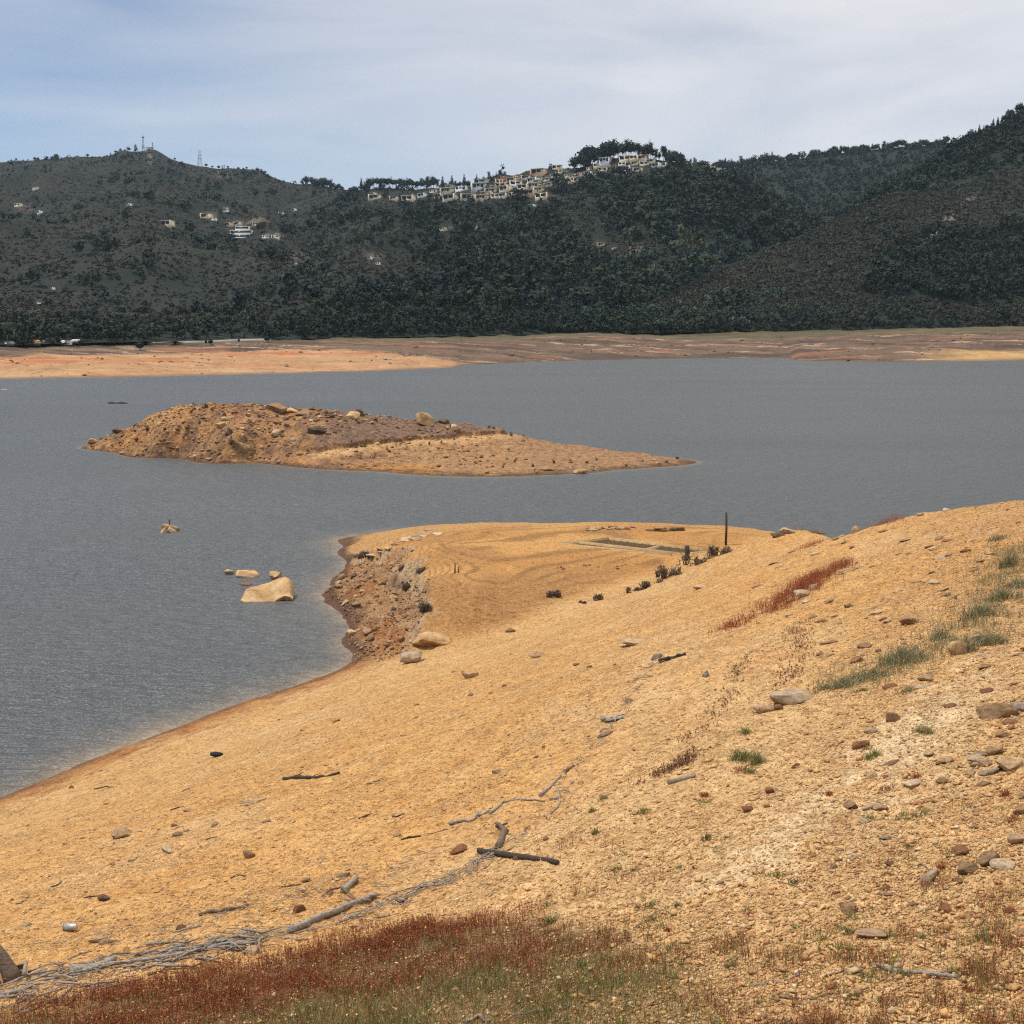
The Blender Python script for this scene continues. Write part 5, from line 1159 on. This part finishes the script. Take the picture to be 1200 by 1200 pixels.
stick([(705, 845), (714, 847), (730, 842)], 2.6, 'drift', 'bundle of pale grey driftwood on the bare yellow slope', n=8, rough=.3, twigs=((.5, 10, 6, 3, .6), (.3, -8, 4, 4, .6), (.5, 12, -2, 2, .5)))
stick([(700, 866), (710, 863), (718, 858)], 1.6, 'brownwood', 'dark bark scrap below the bundle of grey driftwood', n=6)
stick([(773, 777), (785, 773), (803, 768)], 2.6, 'darkwood', 'dark log wedged in the drift ledge on the slope', 'driftwood_log', n=9, cat='log')
for i, (a, b) in enumerate(((18, 1060), (60, 1040), (150, 1010), (240, 985), (420, 960), (460, 958), (270, 1030), (180, 1047), (98, 1053), (330, 1040), (470, 985), (500, 978), (370, 1012), (200, 950), (110, 925), (430, 920))):
    L = rr_.uniform(10, 26); stick([(a, b), (a + L * .5, b - rr_.uniform(0, 5)), (a + L, b - rr_.uniform(2, 9))], rr_.uniform(.6, 1.1), rr_.choice(['brownwood', 'darkwood', 'drift']), 'small dry twig lying on the open sand', group='small twigs on the sand', n=6, rough=.2)
# twig litter
def litter(name, curve, n, seed, wid, label, lo, hi, rad):
    r = np.random.default_rng(seed); P = np.array([hit(*q) for q in curve]); P = resamp(P, 60); b = MB()
    for i in range(n):
        f = r.uniform(0, 58.9); k = int(f); q = P[k] + (P[k + 1] - P[k]) * (f - k); w = np.interp(f, np.linspace(0, 59, len(wid)), wid)
        t_ = P[k + 1] - P[k]; t_ /= np.linalg.norm(t_); a = math.atan2(t_[1], t_[0]) + r.normal() * .8
        c = q[:2] + r.normal(size=2) * w * .5; L = r.uniform(lo, hi); d = np.array([cos(a), sin(a)]) * L / 2; bend = r.normal() * .12 * L
        pts = []
        for s_ in (-1, 0, 1):
            xy = c + d * s_ + np.array([-d[1], d[0]]) / L * bend * (1 - abs(s_)) * 2; pts.append((xy[0], xy[1], float(gz(*xy)) + r.uniform(.0, .07) + rad))
        rq = rad * r.choice((.5, .7, 1, 1, 1.8)); b.tube(pts, [rq * r.uniform(.5, 1.3), rq, rq * .5], 4)
    o = b.build(name, M['drift']); tag(o, label, 'twigs', kind='stuff')
litter('twig_litter', [(-60, 1180), (0, 1162), (60, 1150), (150, 1130), (300, 1104)], 190, 51, [1.3, 1.1, .7], 'bleached twig litter piled along the old water line', .2, .9, .012)
litter('twig_litter', [(330, 1096), (400, 1082), (470, 1058), (545, 1022), (600, 985)], 130, 52, [.35, .7, .3, .3], 'grey twig litter along the thick weathered log', .15, .6, .010)
litter('twig_litter', [(600, 985), (640, 955), (662, 915), (700, 870), (740, 815), (765, 780), (790, 772)], 85, 53, [.35, .4, .2, .3, .4], 'thin trail of grey twigs running up the slope', .1, .45, .010)
litter('twig_litter', [(150, 1115), (240, 1090), (330, 1055), (420, 1025), (480, 1010)], 150, 54, [.9, 1.3, .9], 'scattered fine dark twigs above the drift line', .1, .5, .006)
# stump at the left edge
p = hit(2, 1150); k = p[1] / F
e = empty('tree_stump', p); tag(e, 'dark gnarled tree stump at the left edge of the drift line', 'stump')
MB().tube([(16 * k, 0, -4 * k), (9 * k, 0, 12 * k), (1 * k, .03, 30 * k), (-6 * k, .05, 46 * k)], [13 * k, 9 * k, 7 * k, 3.5 * k], 10, .28, 1).build('trunk', M['brownwood'], e)
for q in ([(4 * k, 0, 14 * k), (12 * k, -.05, 5 * k), (26 * k, -.1, -1 * k)], [(0, .1, 10 * k), (8 * k, .35, 3 * k), (12 * k, .6, -2 * k)], [(-4 * k, -.1, 10 * k), (-10 * k, -.3, 2 * k), (-14 * k, -.45, -2 * k)]):
    MB().tube(q, [6 * k, 4.5 * k, 2.5 * k], 8, .2, 2).build('root', M['darkwood'], e)
# tyre
p = hit(252, 888); R_, r_ = 7.2 * p[1] / F, 2.4 * p[1] / F; b = MB(); n, m = 36, 12
e = empty('car_tyre', p + np.array([0, .3, r_ * .55])); tag(e, 'old black rubber tyre lying on the beach near the water', 'tyre'); e.rotation_euler = (radians(-10), radians(5), 0)
Vt = [((R_ - r_ + r_ * cos(2 * pi * j / m) * .9) * cos(2 * pi * i / n), (R_ - r_ + r_ * cos(2 * pi * j / m) * .9) * sin(2 * pi * i / n), r_ * 1.05 * np.sign(sin(2 * pi * j / m)) * abs(sin(2 * pi * j / m)) ** .6) for i in range(n) for j in range(m)]
b.add(Vt, [(i * m + j, ((i + 1) % n) * m + j, ((i + 1) % n) * m + (j + 1) % m, i * m + (j + 1) % m) for i in range(n) for j in range(m)]); sw_ = b.build('sidewall', M['rubber'], e, True)
b = MB()
for i in range(n):
    a = 2 * pi * (i + .5) / n; c_, s_ = cos(a), sin(a); q = R_ - r_ * .12
    b.add([(q * c_ - s_ * dx - 0 + c_ * dr, q * s_ + c_ * dx + s_ * dr, z) for z in (-.6 * r_, .6 * r_) for dx, dr in ((-.02, 0), (.02, 0), (.02, .03), (-.02, .03))], [(3, 2, 1, 0), (4, 5, 6, 7), (0, 1, 5, 4), (1, 2, 6, 5), (2, 3, 7, 6), (3, 0, 4, 7)])
b.build('tread', M['rubber'], sw_)
# tin can / pail on its side
p = hit(82, 1091); k = p[1] / F; e = empty('tin_pail', p + np.array([0, 0, 4.5 * k]), .12); tag(e, 'dull grey tin pail lying on its side above the drift line', 'pail')
b = MB(); n = 22
ring_ = lambda x, rr: [(x * k, rr * k * cos(2 * pi * j / n), rr * k * sin(2 * pi * j / n)) for j in range(n)]
rings = ring_(8, 4.4) + ring_(-7.5, 5) + ring_(-7.5, 4.7) + ring_(7.6, 4.1)
b.add(rings, [(i * n + j, i * n + (j + 1) % n, (i + 1) * n + (j + 1) % n, (i + 1) * n + j) for i in range(3) for j in range(n)]); b.add(ring_(8, 4.4) + [(8 * k, 0, 0)], None, [(n, (j + 1) % n, j) for j in range(n)]); bd_ = b.build('body', M['tin'], e, True)
MB().tube([(-7.6 * k, 5.15 * k * cos(a), 5.15 * k * sin(a)) for a in np.linspace(0, 6.28, 23)], .35 * k, 5).build('rim', M['tin'], bd_)

# ------------------------------------------------------------------ sorrel and grass
def blades(x, y, z, L, wdt, col, lean, r, tip=None, tiplen=.0, tipw=0.):
    n = len(x); a = r.uniform(0, 2 * pi, n); ln_ = np.abs(r.normal(0, lean, n)); b = r.uniform(0, 2 * pi, n)
    base = np.stack([x, y, z - .02], 1); top = base + np.stack([np.cos(a) * ln_ * L, np.sin(a) * ln_ * L, L], 1); mid = base * .5 + top * .5 + np.stack([-np.cos(a), -np.sin(a), 0 * a], 1) * (ln_ * L * .18)[:, None]
    sd_ = np.stack([np.cos(b), np.sin(b), 0 * b], 1) * (wdt / 2)[:, None]
    V = np.stack([base - sd_, base + sd_, mid + sd_ * .8, mid - sd_ * .8, top + sd_ * .25, top - sd_ * .25], 1).reshape(-1, 3)
    o = 6 * np.arange(n)[:, None]; Q = np.concatenate([o + [0, 1, 2, 3], o + [3, 2, 4, 5]])
    Cv = np.repeat(col, 6, 0)
    if tip is not None:
        m = 4; f = r.uniform(1 - tiplen, 1.02, (n, m)); P = base[:, None] + (top - base)[:, None] * f[..., None] + r.normal(size=(n, m, 3)) * .006
        u1 = r.normal(size=(n, m, 3)); u2 = r.normal(size=(n, m, 3)); u1 /= np.linalg.norm(u1, axis=2, keepdims=True); u2 /= np.linalg.norm(u2, axis=2, keepdims=True)
        s_ = tipw * r.uniform(.6, 1.4, (n, m, 1)); q = np.stack([P + u1 * s_, P + u2 * s_, P - u1 * s_, P - u2 * s_], 2).reshape(-1, 3)
        k0 = len(V); V = np.concatenate([V, q]); Q = np.concatenate([Q, k0 + np.arange(n * m * 4).reshape(-1, 4)]); Cv = np.concatenate([Cv, np.repeat(np.repeat(tip, m, 0), 4, 0)])
    return V, Q, Cv
RED = np.array([(.37, .105, .046), (.29, .078, .036), (.44, .155, .062), (.33, .13, .05), (.24, .066, .030)])
GRN = np.array([(.23, .25, .07), (.19, .22, .06), (.29, .27, .10), (.27, .23, .11), (.37, .30, .15)])
def field(n, seed, ylo, yhi):
    r = np.random.default_rng(seed); y = r.uniform(ylo, yhi, n); x = r.uniform(-.44, .44, n) * y; z = gz(x, y); px, py = project(x, y, z); return r, x, y, z, px, py
r, x, y, z, px, py = field(1100000, 61, 12.5, 33)
wv_ = 9 * fbm(x, y, 1.2, 4)
topl = np.interp(px, [-80, 0, 150, 300, 400, 480, 600, 700, 780, 830, 900, 1000], [1205, 1178, 1150, 1118, 1095, 1072, 1063, 1072, 1092, 1125, 1165, 1215]) + (2.6 * wv_ + 14 * fbm(x, y, 2.6, 3)) * sstep(380, 520, px) + .6 * wv_
inner = sstep(-6, 20 + 60 * sstep(430, 700, px), py - topl) * (.5 + .5 * sstep(-.25, .2, fbm(x, y, 1.1, 4))); fade = sstep(930, 650, px + 3 * wv_)
dens = inner * (.2 + .8 * fade) * np.clip(.75 + .55 * fbm(x + 40, y, .9, 3), .15, 1)
clump = sstep(.14, .36, fbm(x + 11, y, .42, 2)) * sstep(-.15, .2, fbm(x, y + 30, 2.2, 3)); sparse = .55 * sstep(910, 1130, py + 4 * wv_) * sstep(600, 690, px) * clump + 1.0 * sstep(1060, 1150, py + 3 * wv_) * sstep(620, 720, px) * sstep(.02, .3, fbm(x + 5, y, .5, 3)) * sstep(-.3, .1, fbm(x, y + 3, 1.6, 2)) + .06 * sstep(1080, 1150, py) * sstep(640, 720, px)
m = r.uniform(size=len(x)) < np.maximum(dens * .60, sparse * .45)
x, y, z, px, py, topl, wv_ = [q[m] for q in (x, y, z, px, py, topl, wv_)]; n = len(x)
gm = fbm(x * .9, y * 1.5, 1.6, 4)
greenp = np.clip(.12 + .8 * sstep(36, 105, py - topl + 16 * gm) + .7 * sstep(.12, .45, gm) * .6 + .42 * (px > 640) + .35 * sstep(60, -10, px), 0, .95)
isg = r.uniform(size=n) < greenp
g = ~isg; bl = lambda m_, c_: c_[r.integers(0, 5, m_.sum())] * r.uniform(.7, 1.35, (m_.sum(), 1))
V, Q, Cv = blades(x[g], y[g], z[g], r.uniform(.08, .25, g.sum()), np.full(g.sum(), .006), bl(g, RED * .8), .3, r, bl(g, RED), .85, .009)
tag(link('red_sorrel', mesh_np('red_sorrel', V, Q, M['blade'], Cv)), 'dense rust-red sorrel along the near edge of the bank', 'sorrel', kind='stuff')
V, Q, Cv = blades(x[isg], y[isg], z[isg], r.uniform(.06, .19, isg.sum()), np.full(isg.sum(), .008), bl(isg, GRN), .38, r)
tag(link('green_grass', mesh_np('green_grass', V, Q, M['blade'], Cv)), 'thin green grass mixed through the red sorrel', 'grass', kind='stuff')
# tiny yellow flowers
k = r.choice(n, 520); P = np.stack([x[k], y[k], z[k] + r.uniform(.16, .30, 520)], 1); nq = 520
a = r.normal(size=(nq, 3)); a /= np.linalg.norm(a, axis=1)[:, None]; b2 = np.cross(a, r.normal(size=(nq, 3))); b2 /= np.linalg.norm(b2, axis=1)[:, None]; s_ = r.uniform(.008, .016, (nq, 1))
V = np.concatenate([np.stack([P + a * s_, P + b2 * s_, P - a * s_, P - b2 * s_], 1).reshape(-1, 3)]); tag(link('yellow_flowers', mesh_np('yellow_flowers', V, quads(nq), M['blade'], np.tile([.78, .55, .06], (nq * 4, 1)))), 'tiny yellow flowers dotted through the sorrel', 'flowers', kind='stuff')
# red weed streaks on the upper slope
def streak(name, curve, n, wid, cols, L, label, seed, cat='weeds', w=.012, tw=.02):
    r = np.random.default_rng(seed); P = np.array([hit(*q) for q in curve]); P = resamp(P, 50); f = r.uniform(0, 48.9, n); k = f.astype(int); q = P[k] + (P[k + 1] - P[k]) * (f - k)[:, None]
    ww = np.interp(f, np.linspace(0, 49, len(wid)), wid); x = q[:, 0] + r.normal(size=n) * ww * .5; y = q[:, 1] + r.normal(size=n) * ww * .5
    m = (.38 + 1.3 * fbm(x, y, .8, 3)) > r.uniform(0, .6, n); x, y = x[m], y[m]; n = len(x); z = gz(x, y)
    c = cols[r.integers(0, len(cols), n)] * r.uniform(.7, 1.3, (n, 1)); V, Q, Cv = blades(x, y, z, r.uniform(L * .5, L, n), np.full(n, w), c * .9, .45, r, c, .95, tw)
    tag(link(name, mesh_np(name, V, Q, M['blade'], Cv)), label, cat, kind='stuff')
streak('red_weeds', [(905, 718), (920, 704), (945, 688), (968, 672), (990, 661)], 4600, [.8, 1.2, .7, 1.3, .6], RED * 1.0, .42, 'rust-red weed streak beside the white rounded stone', 71, w=.009, tw=.014)
streak('red_weeds', [(938, 622), (965, 620), (1000, 618), (1040, 616), (1060, 612)], 7000, [1.0, 1.4, 2.0, 1.6, .6], RED, .5, 'rust-red weeds along the slope skyline', 72, w=.009, tw=.016)
streak('red_weeds', [(850, 738), (865, 732), (878, 725)], 360, [.6, .7], RED * 1.1, .3, 'faint reddish weeds below the main red streak', 73)
streak('red_weeds', [(930, 650), (945, 642), (960, 634)], 420, [.9, .9], RED * 1.2, .35, 'faint reddish weeds below the skyline rocks', 74)
streak('dry_weeds', [(760, 915), (790, 900), (805, 888)], 320, [.35, .35], np.array([(.24, .12, .07), (.2, .09, .05), (.28, .16, .09)]), .2, 'brownish dry weeds in a line on the mid slope', 75)
streak('dry_weeds', [(905, 812), (925, 795), (938, 770), (932, 740), (940, 728)], 620, [.4, .5, .4], np.array([(.30, .155, .085), (.26, .12, .07), (.34, .2, .11)]), .12, 'brownish dry weed line above the long pale slab', 76)
streak('dry_weeds', [(808, 870), (830, 845), (860, 800), (868, 770)], 420, [.35, .4, .3], np.array([(.32, .19, .10), (.26, .17, .09), (.24, .18, .08)]), .11, 'thin dry weed line crossing the yellow gravel', 77)
# separate tufts and green clumps
STREAK2 = True
def tuft(px, py, w, h, n, label, seed, cols=GRN, group=None, name='grass_tuft', cat='grass tuft'):
    p = hit(px, py); k = p[1] / F; r = np.random.default_rng(seed); R0 = w * k / 2
    nc_ = max(1, int(w / 5)); cx_ = r.normal(0, .42, nc_) * R0; cy_ = r.normal(0, .5, nc_) * R0; ch_ = r.uniform(.5, 1.1, nc_); kk = r.integers(0, nc_, n); sg = R0 * (.42 if nc_ > 1 else .6); x = p[0] + cx_[kk] + r.normal(0, sg, n); y = p[1] + cy_[kk] + r.normal(0, sg, n); q = np.hypot(x - p[0], y - p[1]).clip(0, 1.6 * R0); z = gz(x, y)
    c = cols[r.integers(0, len(cols), n)] * r.uniform(.65, 1.3, (n, 1)); L = h * k * r.uniform(.5, 1.1, n) * (1.1 - .4 * q / R0).clip(.35) * ch_[kk]
    V, Q, Cv = blades(x, y, z, L, np.full(n, .009 + .00025 * p[1]), c, .75, r); V -= p
    o = link(name, mesh_np(name, V, Q, M['blade'], Cv), None, p); tag(o, label, cat, group)
BLU = np.array([(.21, .23, .11), (.27, .27, .14), (.18, .21, .09), (.36, .32, .17), (.42, .33, .19), (.34, .24, .13)])
for i, (px_, py_, w, h, lb) in enumerate(((1058, 776, 52, 24, 'widest dark green clump on the rocky slope'), (1030, 790, 28, 14, 'green clump at the lower end of the widest dark clump'), (1108, 750, 26, 20, 'green clump left of the rounded orange-tan rock'), (1132, 762, 30, 22, 'green clump hiding the right side of the orange-tan rock'),
    (1165, 755, 36, 22, 'bushy green clump near the pale broken rock'), (1148, 722, 34, 22, 'grey-green clump uphill of the pale broken rock'), (1178, 702, 34, 22, 'grey-green clump near the right edge below another'), (1194, 690, 20, 18, 'dark green clump cut by the right edge'), (1181, 664, 18, 22, 'upright bright green plant near the right edge'), (1172, 632, 22, 12, 'low green plants on the skyline slope at right'),
    (985, 806, 34, 16, 'green plants above the long pale slab'), (1003, 800, 26, 12, 'small green patch beside the plants above the slab'), (966, 808, 16, 8, 'scrap of green left of the plants above the slab'), (872, 860, 14, 12, 'small green tuft below the lower end of the pale slab'), (868, 890, 30, 16, 'sparse olive weeds on the gravel below the slab'), (888, 896, 16, 22, 'taller yellowish weed on the gravel below the slab'),
    (1025, 888, 16, 14, 'bright green tuft above the pale worn strip'), (1018, 878, 14, 8, 'small olive tuft beside the bright green tuft'), (1082, 860, 22, 14, 'dry green weeds on the gravel right of the brown-red block'), (1010, 810, 14, 8, 'tiny green tuft on the stony ground'), (1060, 812, 22, 8, 'thin green weeds under the widest dark clump'))):
    tuft(px_, py_, w, h, int(60 + w * h * .42), lb, 300 + i, BLU if i < 12 else GRN, name='green_plant' if w > 24 else 'grass_tuft', cat='plant' if w > 24 else 'grass tuft')
streak('green_weeds', [(955, 812), (1000, 803), (1040, 785), (1075, 768), (1115, 752), (1150, 738), (1180, 702), (1196, 668), (1200, 640)], 9000, [.9, 1.3, 1.6, 1.5, 1.3, 1.6, 2.2, 2.0, 1.4], BLU * .95, .26, 'ragged grey-green weeds spreading between the stones of the rocky slope', 79, 'weeds', .010, .012)
rs = random.Random(44)
for i in range(90):
    a = rs.uniform(0, 1)
    px_, py_ = (rs.uniform(640, 1190), rs.uniform(1060, 1190)) if a < .55 else ((rs.uniform(690, 830), rs.uniform(930, 1040)) if a < .75 else (rs.uniform(850, 1190), rs.uniform(900, 1060)))
    tuft(px_, py_, rs.uniform(8, 26), rs.uniform(6, 13), 90, 'small sparse grass tuft growing in the near gravel', 400 + i, GRN if rs.random() < .75 else RED, 'sparse tufts in the near gravel')

# ------------------------------------------------------------------ air
b = MB().box(-6100, 6100, -700, 6600, -5, 640); hm = bpy.data.materials.new('haze_air'); hm.use_nodes = True; ht = hm.node_tree; ht.nodes.clear()
ho = ht.nodes.new('ShaderNodeOutputMaterial'); hv = ht.nodes.new('ShaderNodeVolumePrincipled'); hv.inputs['Color'].default_value = (.64, .82, 1.0, 1); hv.inputs['Density'].default_value = .00003; hv.inputs['Anisotropy'].default_value = 0.0
ht.links.new(hv.outputs[0], ho.inputs['Volume']); o = b.build('haze', hm); tag(o, kind='stuff')
